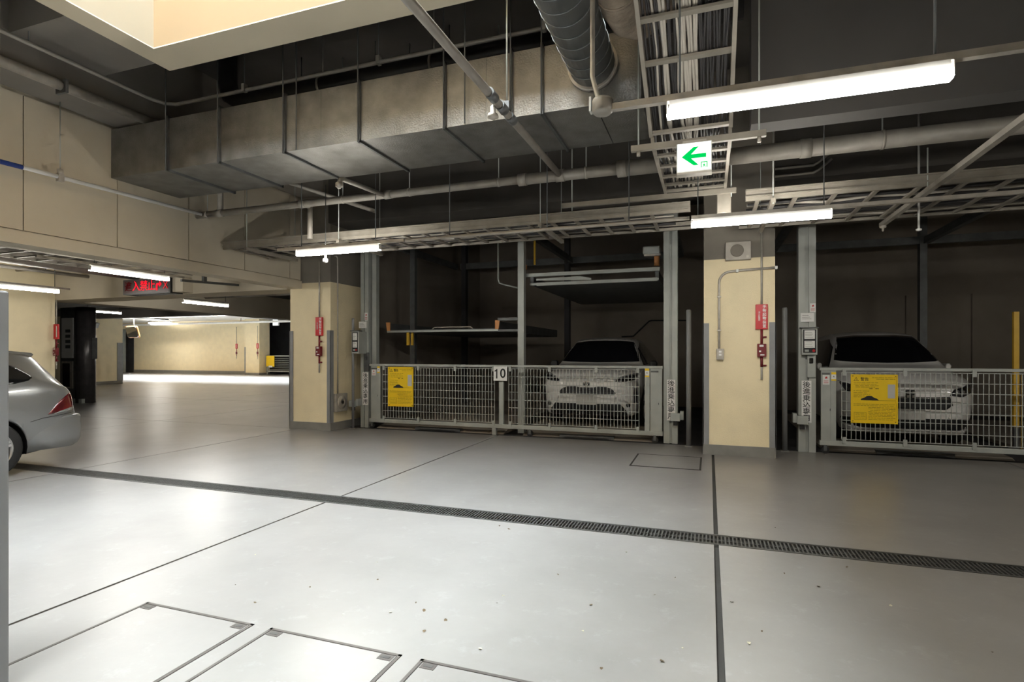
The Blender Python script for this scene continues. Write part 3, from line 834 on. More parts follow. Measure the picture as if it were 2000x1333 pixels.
# ---- sliding gates
def gate(label, x0, x1, y, sections, stiles, panels, clips, ztop=1.205):
    g = thing('sliding_gate', ((x0 + x1) / 2, y, 0), label, 'gate')
    MB().box(x0, x1, y - .025, y + .025, ztop - .042, ztop).build('top_rail', STEEL, g, bevel=.006)
    MB().box(x0, x1, y - .03, y + .03, .115, .185).build('bottom_rail', STEEL, g, bevel=.006)
    for (a, b) in stiles:
        B(a, b, y - .02, y + .02, .185, ztop - .042).build('stile', STEEL, g)
    for (a, b) in panels:
        p = B(a, b, y - .012, y + .02, .185, ztop - .042).build('end_panel', STEEL, g)
        MB().box(b - .012, b - .002, y - .018, y - .012, .60, .63).box(a + .01, b - .01, y - .016, y - .012, ztop - .10, ztop - .075).build('latch', STEELD, p)
    vb = B(-.0042, .0042, -.004, .004, .21, 1.145).mesh('mesh_bar')
    ym = y - .034
    for (a, b) in sections:
        n = max(2, round((b - a) / .0565))
        copies('mesh_bar', vb, STEEL, g, [(a + (b - a) * k / n, ym, 0) for k in range(n + 1)])
        hb = B(a, b, -.0035, .0035, -.0045, .0045)
        me = hb.mesh('cross_wire', ((a + b) / 2, 0, 0))
        copies('cross_wire', me, STEEL, g, [((a + b) / 2, ym - .007, z) for z in (.213, .345, .478, .61, .742, .875, 1.008, 1.142)])
    cl = MB().box(-.022, .022, -.012, .012, -.045, .045).mesh('clip')
    for x in clips:
        copies('clip', cl, STEEL, g, [(x, y - .034, .20), (x, y - .034, 1.14)])
    return g
G1 = gate('long grey mesh gate carrying the number plate 10', -6.01, -0.68, 8.93, [(-5.71, -3.48), (-3.22, -1.04)], [(-5.83, -5.77), (-3.405, -3.325), (-0.955, -0.88), (-0.735, -0.69)], [(-5.98, -5.83), (-0.87, -0.735)], [-5.69, -4.965, -4.23, -3.50, -3.20, -2.50, -1.72, -1.06])
for x in (-5.95, -2.85, -0.80):
    MB().cyl((x, 8.90, .05), (x, 8.96, .05), .05, 14).build('caster', BLKPL, G1)
    B(x - .02, x + .02, 8.895, 8.90, .04, .12).build('caster_fork', STEELD, G1)
B(-3.53, -3.46, 8.90, 8.96, .0, .115).build('floor_stop', STEEL, G1)
G2 = gate('grey mesh gate in front of the white wagon', 1.46, 6.85, 8.80, [(1.73, 3.96), (4.02, 6.6)], [(1.60, 1.665), (6.62, 6.70)], [(1.48, 1.60), (6.70, 6.83)], [1.76, 2.475, 3.235, 3.94, 4.8])
for x in (1.53, 5.0):
    MB().cyl((x, 8.77, .05), (x, 8.83, .05), .05, 14).build('caster', BLKPL, G2)
    B(x - .02, x + .02, 8.765, 8.77, .04, .12).build('caster_fork', STEELD, G2)

# ---- plates, boards and notices
np_ = thing('number_plate_sign', (-3.365, 8.87, .93), 'square white plate with a black 10 on the gate', 'sign')
B(-3.488, -3.243, 8.868, 8.88, .932, 1.18).build('plate', WHITE, np_, bevel=.003)
MB().prism([(-3.418, .972), (-3.418, 1.137), (-3.432, 1.137), (-3.442, 1.122), (-3.468, 1.108), (-3.468, 1.088), (-3.440, 1.098), (-3.440, .972)], 'y', 8.864, 8.868).build('numeral_one', INK, np_)
text('numeral_zero', '0', .225, INK, np_, (-3.318, 8.866, 1.054), sx=.95, bold=.0035)

def yellow_board(label, x0, x1, z0, z1, y):
    b = thing('warning_board', ((x0 + x1) / 2, y, z0), label, 'sign')
    w, h = x1 - x0, z1 - z0
    B(x0, x1, y, y + .008, z0, z1).build('board', YELLOW, b)
    fr = MB().box(x0, x1, y - .010, y, z1 - .018, z1).box(x0, x1, y - .010, y, z0, z0 + .018)
    fr.box(x0, x0 + .018, y - .010, y, z0 + .03, z1 - .03).box(x1 - .018, x1, y - .010, y, z0 + .03, z1 - .03)
    fr.build('edge_strip', YELLOW, b)
    for cx in (x0 + .018, x1 - .03):
        for cz in (z0 + .018, z1 - .03):
            B(cx, cx + .012, y - .004, y, cz, cz + .012).build('corner_rivet', YPRINT, b)
    yt = y - .0015
    tx, tz = x0 + .065, z1 - .068
    MB().prism([(tx - .032, tz - .024), (tx + .032, tz - .024), (tx, tz + .032)], 'y', yt - .0005, yt + .0015).build('warning_triangle', YPRINT, b)
    MB().prism([(tx - .022, tz - .017), (tx + .022, tz - .017), (tx, tz + .020)], 'y', yt - .001, yt + .0015).build('triangle_face', YELLOW, b)
    B(tx - .003, tx + .003, yt - .0016, yt, tz - .012, tz + .008).build('triangle_mark', YPRINT, b)
    text('heading', '警告', .050, INK, b, (x0 + .165, yt, tz), sx=1.0, bold=.0004)
    r = random.Random(3)
    pr = MB()
    def line(a, c, z, t=.004):
        x = a
        while x < c - .004:
            l = min(r.uniform(.015, .06), c - x)
            pr.box(x, x + l, yt - .0005, yt + .001, z - t / 2, z + t / 2)
            x += l + r.uniform(.004, .012)
    for z, a, c in ((.935, .46, .95), (.905, .55, .95), (.83, .06, .60), (.80, .06, .55), (.77, .10, .60), (.74, .10, .52), (.66, .06, .40), (.62, .06, .36), (.59, .06, .42), (.56, .06, .30), (.535, .06, .34),
                    (.39, .06, .95), (.36, .06, .92), (.325, .38, .95), (.295, .38, .95), (.265, .42, .95), (.235, .38, .9), (.205, .38, .95), (.175, .4, .95), (.145, .38, .9), (.11, .38, .95), (.08, .38, .9)):
        line(x0 + a * w, x0 + c * w, z0 + z * h, .0045)
    fx0, fx1, fz0, fz1 = x0 + .07 * w, x0 + .33 * w, z0 + .07 * h, z0 + .22 * h
    pr.box(fx0, fx1, yt - .0005, yt + .001, fz0, fz0 + .003).box(fx0, fx1, yt - .0005, yt + .001, fz1, fz1 + .003)
    pr.box(fx0, fx0 + .003, yt - .0005, yt + .001, fz0, fz1).box(fx1, fx1 + .003, yt - .0005, yt + .001, fz0, fz1)
    for k in range(4):
        line(fx0 + .015, fx1 - .01, fz0 + .02 + k * .022, .0035)
    for k, cx in enumerate((.40, .53)):
        pr.box(x0 + cx * w, x0 + (cx + .07) * w, yt - .0005, yt + .001, z0 + .71 * h, z0 + .722 * h)
        pr.box(x0 + (cx + .01) * w, x0 + (cx + .02) * w, yt - .0005, yt + .001, z0 + .695 * h, z0 + .71 * h)
        pr.box(x0 + (cx + .05) * w, x0 + (cx + .06) * w, yt - .0005, yt + .001, z0 + .695 * h, z0 + .71 * h)
    pr.box(x0 + .22 * w, x0 + .95 * w, yt - .0005, yt + .001, z0 + .468 * h, z0 + .474 * h)
    pr.build('print', YPRINT, b)['kind'] = 'stuff'
    cz = z0 + .475 * h
    ccx = x0 + .41 * w
    car = [(-.26, 0), (-.235, .022), (-.15, .036), (-.09, .062), (-.02, .068), (.06, .064), (.13, .036), (.20, .026), (.25, 0)]
    MB().prism([(ccx + a * .42, cz + b * .85) for a, b in car], 'y', yt - .0006, yt + .001).build('car_pictogram', INK, b)
    B(x1 - .115, x1 - .03, y - .003, y, z0 + .52 * h, z0 + .80 * h).build('paper_notice', PLATE, b)
    return b
yellow_board('yellow warning board on the gate left of plate 10', -5.585, -5.06, .43, 1.155, 8.885)
yellow_board('yellow warning board on the gate before the white wagon', 1.835, 2.385, .45, 1.115, 8.745)

def notice(name, label, x0, x1, z0, z1, y, kind):
    b = thing(name, ((x0 + x1) / 2, y, z0), label, 'notice')
    B(x0, x1, y, y + .003, z0, z1).build('paper', WHITE if kind != 'cap' else YELLOW, b)
    pr = MB()
    w, h = x1 - x0, z1 - z0
    if kind == 'cap':
        B(x0, x1, y - .001, y, z0 + .18 * h, z0 + .74 * h).build('label_face', WHITE, b)
        pr.prism([(x0 + .3 * w, z0 + .42 * h), (x0 + .7 * w, z0 + .42 * h), (x0 + .5 * w, z0 + .62 * h)], 'y', y - .002, y - .001)
    elif kind == 'red':
        pr.prism([(x0 + .35 * w, z0 + .6 * h), (x0 + .7 * w, z0 + .65 * h), (x0 + .65 * w, z0 + .85 * h), (x0 + .4 * w, z0 + .8 * h)], 'y', y - .001, y)
        for k in range(3):
            pr.box(x0 + .15 * w, x0 + .85 * w, y - .001, y, z0 + (.15 + k * .12) * h, z0 + (.19 + k * .12) * h)
    else:
        for k in range(3):
            pr.box(x0 + .12 * w, x0 + (.8 - .1 * k) * w, y - .001, y, z0 + (.3 + k * .2) * h, z0 + (.34 + k * .2) * h)
    pr.build('print', REDINK if kind == 'red' else SKIRT, b)['kind'] = 'stuff'
    return b

def vertical_sign(label, xc, z0, z1, y):
    b = thing('vertical_sign', (xc, y, z0), label, 'sign')
    B(xc - .062, xc + .062, y, y + .004, z0, z1).build('plate', WHITE, b)
    n = 6
    pitch = (z1 - z0 - .03) / n
    for k, ch in enumerate('後進乗込専用'):
        text('character', ch, pitch * 1.04, INK, b, (xc, y - .001, z1 - .015 - pitch * (k + .5)), sx=1.05, bold=.0007)
    return b
vertical_sign('white vertical sign on the post left of gate 10', -6.11, .43, 1.045, 8.93)
vertical_sign('white vertical sign on the post right of gate 10', -0.555, .36, .995, 8.93)
vertical_sign('white vertical sign on the post before the white wagon', 1.30, .42, 1.015, 8.80)

def control_box(label, x0, x1, z0, z1, y):
    b = thing('control_box', ((x0 + x1) / 2, y, z0), label, 'control box')
    B(x0, x1, y, y + (.09 if x0 > 0 else .27), z0, z1).build('case', STEEL, b, bevel=.008)
    B(x0 - .015, x1 + .015, y - .025, y + .09, z1, z1 + .015).build('rain_hood', STEELD, b)
    w, h = x1 - x0, z1 - z0
    B(x0 + .02, x1 - .02, y - .004, y, z0 + .03, z1 - .02).build('panel', BLKPL, b)
    pr = MB()
    for za, zb in ((.60, .92), (.27, .53)):
        p = B(x0 + .035, x1 - .035, y - .007, y - .004, z0 + za * h, z0 + zb * h).build('instruction_card', WHITE, b)
        q = MB()
        for k in range(4):
            q.box(x0 + .045, x1 - .06 - .012 * (k % 2), y - .008, y - .007, z0 + (za + .05 + k * .06) * h, z0 + (za + .062 + k * .06) * h)
        q.build('card_print', SKIRT, p)
    MB().cyl((x1 - .05, y - .018, z0 + .16 * h), (x1 - .05, y - .004, z0 + .16 * h), .018, 14).build('stop_button', RED, b)
    B(x0 + .04, x0 + .09, y - .007, y - .004, z0 + .12 * h, z0 + .2 * h).build('key_switch', STEEL, b)
    return b
control_box('grey control box on the post left of gate 10', -6.235, -6.075, 1.40, 1.81, 8.67)
control_box('grey control box on the post before the white wagon', 1.225, 1.425, 1.38, 1.755, 8.71)
for (lb, x, z, y) in (('blank white card holder above the control box of gate 10', -6.17, 1.88, 8.93), ('white card above the control box before the white wagon', 1.31, 1.85, 8.80)):
    notice('notice_card', lb, x - .085, x + .085, z, z + .125, y, 'plain')
notice('notice_card', 'small red printed notice high on the post of gate 10', -6.13, -6.06, 2.02, 2.17, 8.93, 'red')
notice('notice_card', 'small printed notice high on the post before the white wagon', 1.345, 1.415, 1.985, 2.11, 8.80, 'red')
for (lb, x, z, y) in (('small white tag on the cable cover left of gate 10', -6.085, 1.27, 8.91), ('small white tag on the cable cover before the white wagon', 1.355, 1.26, 8.77)):
    notice('notice_card', lb, x - .025, x + .025, z, z + .075, y, 'plain')
notice('notice_card', 'white notice on the left end panel of gate 10', -5.955, -5.875, .99, 1.10, 8.914, 'red')
notice('notice_card', 'yellow edged label on the left end of gate 10', -5.835, -5.78, 1.04, 1.16, 8.905, 'cap')
notice('notice_card', 'yellow edged label on the right end of gate 10', -0.95, -0.885, 1.03, 1.165, 8.905, 'cap')
notice('notice_card', 'white notice on the end panel before the white wagon', 1.50, 1.585, .965, 1.10, 8.784, 'red')
notice('notice_card', 'yellow edged label on the gate before the white wagon', 1.605, 1.665, 1.02, 1.14, 8.775, 'cap')
for (lb, x, y) in (('grey cable cover under the control box left of gate 10', -6.085, 8.93), ('grey cable cover under the control box before the white wagon', 1.36, 8.79)):
    q = thing('cable_cover', (x, y, 1.05), lb, 'cable cover')
    B(x - .055, x + .055, y - .02, y + .02, 1.06, 1.42).build('cover', STEELD if x < 0 else STEEL, q, bevel=.012)
for (lb, x, y, z) in (('photo sensor box low on the post left of gate 10', -6.30, 8.80, .40), ('photo sensor box low on the post right of gate 10', -0.49, 8.88, .36), ('photo sensor box low on the post before the white wagon', 1.24, 8.74, .40)):
    q = thing('sensor_box', (x, y, z), lb, 'sensor')
    B(x - .07, x + .07, y - .03, y + .05, z, z + .12).build('case', STEEL, q, bevel=.006)
    MB().box(x - .03, x + .03, y, y + .04, z - .07, z).build('cable_gland', BLKPL, q)
    B(x + (.07 if x < 0 else -.12), x + (.12 if x < 0 else -.07), y + .0, y + .12, z + .02, z + .15).build('bracket', STEEL, q)

# ---- fire suppression pull stations (sign, pipe and box) on the columns
def pull_station(label, x, y, zt, small=False):
    s = thing('pull_station', (x, y, 1.05), label, 'fire alarm')
    B(x - .075, x + .075, y - .035, y, 1.725, 2.06).build('sign_box', RED, s, bevel=.004)
    vt = '手動起動装置'
    if not small:
        for k, ch in enumerate(vt):
            text('character', ch, .05, WHITE, s, (x + .032, y - .037, 2.025 - k * .052), sx=.95, bold=.0004)
        text('small_print', '\n'.join('消火設備用'), .028, WHITE, s, (x - .032, y - .037, 1.90))
    else:
        B(x + .015, x + .045, y - .037, y - .035, 1.77, 2.02).build('print', WHITE, s)
    MB().cyl((x, y - .02, 1.725), (x, y - .02, 1.53), .017, 10).build('upper_pipe', DKRED, s)
    bx_ = B(x - .055, x + .055, y - .06, y, 1.355, 1.53).build('call_box', DKRED, s, bevel=.006)
    MB().box(x - .03, x + .02, y - .062, y - .06, 1.49, 1.515).box(x - .035, x - .01, y - .062, y - .06, 1.42, 1.44).box(x - .02, x + .03, y - .062, y - .06, 1.375, 1.39).build('label', WHITE, bx_)
    MB().cyl((x, y - .02, 1.355), (x, y - .02, 1.22), .017, 10).build('lower_pipe', DKRED, s)
    MB().cyl((x, y - .02, 1.22), (x, y - .02, 1.05), .014, 10).build('stub_pipe', GALV, s)
    for z in (1.62, 1.24):
        MB().cyl((x + .02, y - .02, z), (x + .06, y - .02, z), .012, 8).build('pipe_clip', DKRED, s)
    MB().cyl((x, y - .018, 2.06), (x, y - .018, zt), .014, 10).build('riser', GALV, s)
    return s
pull_station('red pull station on the cream column by the lane', -6.69, 8.36, 3.1)
pull_station('red pull station on the column with the loudspeaker', 0.665, 8.16, 3.1)

lsp = thing('wall_speaker', (.37, 8.1, 2.66), 'grey box loudspeaker high on the column between the gates', 'loudspeaker')
B(.21, .53, 8.06, 8.16, 2.665, 2.91).build('cabinet', PIPE, lsp, bevel=.006)
MB().lathe([(0, -.004), (.075, -.004), (.085, 0), (.085, .01)], (.355, 8.06, 2.79), 'y', 24).build('speaker_grille', TOPGREY, lsp)
B(.47, .50, 8.055, 8.06, 2.69, 2.72).build('badge', GALV, lsp)
cd = thing('conduit', (.13, 8.14, 1.32), 'grey conduit bending down to a switch on the loudspeaker column', 'conduit')
MB().tube([(.84, 8.13, 2.545), (.40, 8.13, 2.53), (.28, 8.13, 2.52)] + arc((.28, 8.13, 2.37), .15, 90, 180, 6)[1:] + [(.13, 8.13, 2.0), (.13, 8.13, 1.46)], .016, 10).build('pipe_body', GALV, cd)
for p in ((.36, 2.525), (.84, 2.545)):
    B(p[0] - .015, p[0] + .015, 8.11, 8.16, p[1] - .02, p[1] + .02).build('pipe_clip', WHITE, cd)
for z in (2.18, 1.72):
    B(.105, .155, 8.11, 8.16, z - .008, z + .008).build('pipe_clip', GALV, cd)
sw = thing('wall_switch', (.145, 8.1, 1.32), 'grey metal switch box on the loudspeaker column', 'switch')
B(.095, .19, 8.10, 8.16, 1.315, 1.465).build('box', GALV, sw, bevel=.005)
for z in (1.425, 1.385):
    B(.125, .16, 8.095, 8.10, z - .014, z + .014).build('rocker', WHITE, sw)

# column 1 side: conduit and floor lamp box
sc_ = thing('conduit', (-6.44, 8.53, 1), 'thin conduit down the side of the lane column', 'conduit')
MB().tube([(-6.44, 8.46, 3.18), (-6.44, 8.50, 3.2), (-6.44, 8.535, 3.16), (-6.44, 8.54, 2.9), (-6.44, 8.54, .66)], .012, 8).build('pipe_body', GALV, sc_)
fb = thing('outlet_box', (-6.4, 8.6, .33), 'square metal outlet box low on the lane column side', 'outlet box')
B(-6.46, -6.40, 8.44, 8.78, .33, .66).build('box', GALV, fb, bevel=.006)
MB().lathe([(.0, .0), (.03, .0), (.035, .02), (.09, .025), (.10, .012), (.12, .012), (.125, 0)], (-6.40, 8.61, .50), 'x', 24).build('round_cover', GALV, fb)
MB().cyl((-6.40, 8.61, .5), (-6.37, 8.61, .5), .03, 12).build('socket_hole', BLKPL, fb)

# ---- LED sign on the lane beam
led = thing('led_sign', (-10.6, 8.2, 2.6), 'red lit dot matrix sign with kanji on the lane beam', 'led sign')
B(-11.33, -10.02, 8.05, 8.33, 2.60, 2.905).build('case', BLKPL, led)
B(-11.30, -10.05, 8.045, 8.05, 2.625, 2.88).build('screen', M('led_screen', (.03, .004, .005), .3, noise=0), led)
text('character', '進', .215, LEDDIM, led, (-11.17, 8.04, 2.75))
for ch, x in (('入', -10.95), ('禁', -10.73), ('止', -10.52)):
    text('character', ch, .22, LEDRED, led, (x, 8.04, 2.755), sx=1.0)
ap = [(-10.39, 2.665), (-10.355, 2.665), (-10.355, 2.765), (-10.30, 2.765), (-10.30, 2.735), (-10.245, 2.785), (-10.30, 2.84), (-10.30, 2.805), (-10.36, 2.805), (-10.39, 2.78)]
MB().prism(ap, 'y', 8.038, 8.042).build('turn_arrow', LEDRED, led)
LEDMID = emissive('led_mid', (1.0, 0.05, 0.06), 0.6)
MB().bar((-10.19, 8.04, 2.69), (-10.08, 8.04, 2.84), .004, .018, (0, 1, 0)).bar((-10.19, 8.04, 2.84), (-10.08, 8.04, 2.69), .004, .018, (0, 1, 0)).build('cross_mark', LEDMID, led)
B(-10.02, -9.75, 8.10, 8.33, 2.62, 2.9).build('side_box', PANEL, led)
lr = thing('light_rail', (-8.0, 7.6, 2.7), 'dark rail hanging from the lane beam', 'rail')
MB().bar((-8.7, 7.2, 2.68), (-8.55, 8.3, 2.72), .05, .04).build('rail', STEELD, lr)
MB().bar((-8.62, 7.6, 2.7), (-8.62, 7.6, 3.3), .06, .06, (1, 0, 0)).build('hanger', STEELD, lr)

# ---- lane services under the low ceiling
lt = thing('cable_tray', (-10.2, 5.5, 3.0), 'ladder cable tray under the low lane ceiling', 'cable tray')
for x in (-10.75, -9.75):
    B(x, x + .03, -3, 8.3, 2.96, 3.06).build('side_rail', TRAYM, lt)
copies('rung', B(0, .98, -.02, .02, 0, .02).mesh('rung'), TRAYM, lt, [(-10.74, 2.0 + k * .32, 2.965) for k in range(20)])
for y in (1, 4.2, 7.4):
    for x in (-10.735, -9.735):
        MB().cyl((x, y, 3.06), (x, y, 3.3), .008, 6).build('hanger_rod', STEELD, lt)
for i, (lb, x, z, r) in enumerate((('pipe under the lane ceiling nearest the panelled wall', -8.1, 3.05, .05), ('thin pipe under the lane ceiling beside the ladder tray', -9.3, 3.1, .03), ('pipe under the lane ceiling beyond the ladder tray', -11.3, 3.0, .06), ('outermost thin pipe under the lane ceiling by the cream wall', -12.8, 3.08, .035))):
    q = thing('lane_pipe', (x, 4, z), lb, 'pipe')
    MB().cyl((x, -4, z), (x, 8.33, z), r, 12).build('pipe_body', PIPE, q)
    for y in (2, 5, 7.5):
        MB().cyl((x, y, z), (x, y, 3.3), .008, 6).build('hanger_rod', STEELD, q)
for (lb, y, z, r) in (('cross pipe under the lane ceiling before the sign beam', 7.6, 3.18, .035), ('cross pipe behind the sign beam, nearest', 10.0, 3.12, .06), ('cross pipe behind the sign beam, farthest', 12.3, 3.05, .05)):
    q = thing('lane_pipe', (-10.6, y, z), lb, 'pipe')
    MB().cyl((-13.9, y, z), (-7.4, y, z), r, 12).build('pipe_body', PIPE, q)
    for x in (-13, -11, -8.5):
        MB().cyl((x, y, z), (x, y, 3.3), .008, 6).build('hanger_rod', STEELD, q)

# ---- far lane objects
tw = thing('dark_steel_tower', (-17.1, 10.9, 0), 'dark steel door tower with a pale sign panel in the lane', 'door tower')
B(-17.66, -16.95, 10.72, 11.05, 0, 2.72).build('body', STEELD, tw)
MB().cyl((-16.79, 10.85, 0), (-16.79, 10.85, 2.72), .24, 24).build('round_column', M('black_gloss', (.075, .07, .072), .28, .3, noise=.2), tw)
pn = B(-17.56, -17.08, 10.69, 10.72, 1.27, 2.42).build('sign_panel', WHITE, tw)
for k in range(4):
    B(-17.38, -17.18, 10.682, 10.69, 1.55 + k * .15, 1.64 + k * .15).build('panel_mark', STEELD, pn)
B(-17.56, -17.10, 10.69, 10.72, .40, 1.18).build('window_frame', GALV, tw)
B(-17.50, -17.20, 10.68, 10.69, .45, 1.12).build('window', GLASS, tw)
B(-16.62, -16.53, 10.85, 11.0, 1.25, 1.85).build('side_box', STEELD, tw)
B(-16.98, -16.60, 10.62, 10.75, 0, .12).build('foot', STEEL, tw)
cs = thing('security_camera', (-24.9, 16.3, 2.9), 'dark camera housing under the ceiling by the wall stub', 'camera')
MB().bar((-25.3, 16.2, 2.80), (-24.8, 16.5, 2.60), .28, .22).build('housing', STEELD, cs)
MB().cyl((-25.1, 16.32, 2.78), (-25.1, 16.32, 3.3), .05, 10).build('bracket', STEELD, cs)
pull_station('red pull station at the end of the lane wall', -13.82, 8.33, 2.6, True)
for (lb, x, y, sc) in (('far red pull station on the bright cream wall', -30.0, 29.0, 1), ('far red pull station on the far column edge', -27.62, 28.4, 1)):
    pull_station(lb, x, y, 3.2, True)
cm = thing('traffic_mirror', (-33, 24, 0), 'round cornered convex mirror hanging in the far yard', 'mirror')
v = MB()
poly = []
for (cx_, cz_, a0) in ((.42, .22, 0), (-.42, .22, 90), (-.42, -.22, 180), (.42, -.22, 270)):
    for k in range(5):
        a = math.radians(a0 + k * 22.5)
        poly.append((cx_ + .16 * math.cos(a), cz_ + .12 * math.sin(a)))
for nm, k_, y0_, y1_, mt_ in (('backing', 1.10, .0, .06, ORANGE), ('mirror_face', 1.0, -.04, .0, MIRRORM)):
    o_ = link(nm, MB().prism([(a * k_, b * k_) for a, b in poly], 'y', y0_, y1_).mesh(nm), mt_, cm, .02)
    o_.location = (0, 0, 2.71)
    o_.rotation_euler = (math.radians(14), 0, math.radians(-8))
MB().cyl((-33, 24.1, 2.7), (-33, 24.1, 3.65), .04, 10).build('hanger_pole', STEELD, cm)
MB().cyl((-33, 24.1, 3.6), (-33, 26.4, 3.6), .04, 10).build('arm', STEELD, cm)
fg = thing('far_gate', (-25.8, 29, 0), 'distant dark mesh gate with yellow board beyond the lane', 'gate')
B(-27.5, -23.5, 28.98, 29.02, 1.20, 1.28).build('top_rail', STEEL, fg)
B(-27.5, -23.5, 28.98, 29.02, .20, .28).build('bottom_rail', STEEL, fg)
copies('cross_wire', B(-2, 2, -.01, .01, -.012, .012).mesh('cross_wire'), STEEL, fg, [(-25.5, 29, .35 + .12 * k) for k in range(7)])
for x in (-27.4, -25.5, -23.6):
    B(x - .04, x + .04, 28.98, 29.04, 0, 1.28).build('post', STEEL, fg)
fy = thing('warning_board', (-27.1, 28.9, .6), 'distant yellow warning board on the far gate', 'sign')
B(-27.4, -26.75, 28.9, 28.93, .55, 1.25).build('board', YELLOW, fy)
B(-27.2, -26.9, 28.89, 28.9, .5, .6).build('lower_tag', WHITE, fy)
fe = thing('exit_sign', (-26.2, 28.6, 3.3), 'distant lit exit sign above the far gate', 'exit sign')
B(-26.5, -26.05, 28.5, 28.6, 3.2, 3.65).build('case', WHITE, fe)
B(-26.48, -26.07, 28.49, 28.5, 3.22, 3.58).build('lit_panel', SIGNWHITE, fe)
dp = thing('dark_doorway_frame', (-41.5, 29, 0), 'dark doorway with steel posts left of the far cream wall', 'doorway')
B(-43.2, -39.7, 29.4, 29.5, 0, 3.2).build('recess_shade', BAYDARK, dp)  # dark sheet: the shade inside the doorway recess put into its colour
for x in (-42.6, -41.6, -40.9):
    B(x - .1, x + .1, 29.0, 29.2, 0, 3.2).build('post', STEEL, dp)
B(-43.2, -39.7, 28.9, 29.3, 3.2, 3.65).build('lintel', CREAM, dp)
for k, (y, lb) in enumerate(((18.6, 'white painted pipe under the far ceiling, nearest of three'), (19.3, 'white painted pipe under the far ceiling, second of three'), (27.4, 'white painted pipe under the far ceiling, farthest of three'))):
    q = thing('far_pipe', (-25, y, 3.4), lb, 'pipe')
    MB().cyl((-40, y, 3.38), (-8, y, 3.38), .07, 10).build('pipe_body', FARCEIL, q)
    for x in (-36, -28, -20):
        MB().cyl((x, y, 3.38), (x, y, 3.65), .015, 6).build('hanger_rod', STEELD, q)

# ================================================================== CARS (nose towards -Y, local origin on the ground under the nose)
def pchip(xs, ys, x):
    xs, ys = np.asarray(xs, float), np.asarray(ys, float)
    h = np.diff(xs); d = np.diff(ys) / h
    m = np.zeros(len(xs))
    for i in range(1, len(xs) - 1):
        if d[i - 1] * d[i] > 0:
            w1, w2 = 2 * h[i] + h[i - 1], h[i] + 2 * h[i - 1]
            m[i] = (w1 + w2) / (w1 / d[i - 1] + w2 / d[i])
    m[0], m[-1] = d[0], d[-1]
    i = np.clip(np.searchsorted(xs, x) - 1, 0, len(xs) - 2)
    t = (x - xs[i]) / h[i]
    return ((1 + 2 * t) * (1 - t) ** 2 * ys[i] + t * (1 - t) ** 2 * h[i] * m[i] + t * t * (3 - 2 * t) * ys[i + 1] + t * t * (t - 1) * h[i] * m[i + 1])

def catmull(pts, n=5):
    pts = [np.array(p, float) for p in pts]
    P = [2 * pts[0] - pts[1]] + pts + [2 * pts[-1] - pts[-2]]
    out = []
    for i in range(1, len(P) - 2):
        for k in range(n):
            t = k / n
            a, b, c, d = P[i - 1], P[i], P[i + 1], P[i + 2]
            out.append(.5 * (2 * b + (c - a) * t + (2 * a - 5 * b + 4 * c - d) * t * t + (3 * b - a - 3 * c + d) * t ** 3))
    out.append(pts[-1])
    return out

def car_body(stations, step=.05):
    """stations: y, zb, wb, wm, zm, ws, zs, wr, zr, zt"""
    S = np.array(stations, float)
    ys = [S[0, 0]]
    y = S[0, 0]
    while y < S[-1, 0] - 1e-6:
        st = .015 if (y < .35 or y > S[-1, 0] - .4) else step
        y = min(y + st, S[-1, 0]); ys.append(y)
    rings = []
    for y in ys:
        zb, wb, wm, zm, ws, zs, wr, zr, zt = [float(pchip(S[:, 0], S[:, j], y)) for j in range(1, 10)]
        half = [(0, zb), (wb * .75, zb), (wb * .95, zb + .02), (wb, zb + .07), ((wb + wm) / 2 + .005, (zb + zm) / 2), (wm, zm), (ws, zs),
                (ws * .52 + wr * .48 + .015, zs * .5 + zr * .5), (wr, zr), (wr * .86, zr + (zt - zr) * .55), (wr * .45, zt - (zt - zr) * .12), (0, zt)]
        prof = catmull(half, 4)
        ring = [(p[0], y, p[1]) for p in prof] + [(-p[0], y, p[1]) for p in prof[-2:0:-1]]
        rings.append(ring)
    n = len(rings[0])
    vs = [p for r in rings for p in r]
    fs = []
    for i in range(len(rings) - 1):
        for k in range(n):
            fs.append((i * n + k, i * n + (k + 1) % n, (i + 1) * n + (k + 1) % n, (i + 1) * n + k))
    fs.append(tuple(range(n))[::-1])
    fs.append(tuple((len(rings) - 1) * n + k for k in range(n)))
    return vs, fs

def mesh_of(name, vs, fs, smooth=True):
    me = bpy.data.meshes.new(name)
    me.from_pydata([tuple(map(float, p)) for p in vs], [], fs)
    bm = bmesh.new(); bm.from_mesh(me)
    bmesh.ops.recalc_face_normals(bm, faces=bm.faces)
    bm.to_mesh(me); bm.free()
    me.polygons.foreach_set('use_smooth', [smooth] * len(me.polygons))
    return me

def cut(me, cutters):
    """difference of a closed mesh with some cylinders along X (y, z, radius, x0, x1); returns a new mesh"""
    o = bpy.data.objects.new('tmp', me); col.objects.link(o)
    cs = []
    for (y, z, r, x0, x1) in cutters:
        cm_ = MB().cyl((x0, y, z), (x1, y, z), r, 40).mesh('c')
        c = bpy.data.objects.new('tmpc', cm_); col.objects.link(c); cs.append(c)
        md = o.modifiers.new('b', 'BOOLEAN'); md.operation = 'DIFFERENCE'; md.object = c; md.solver = 'EXACT'
    dg = bpy.context.evaluated_depsgraph_get()
    new = bpy.data.meshes.new_from_object(o.evaluated_get(dg))
    for c in cs + [o]:
        bpy.data.objects.remove(c)
    return new

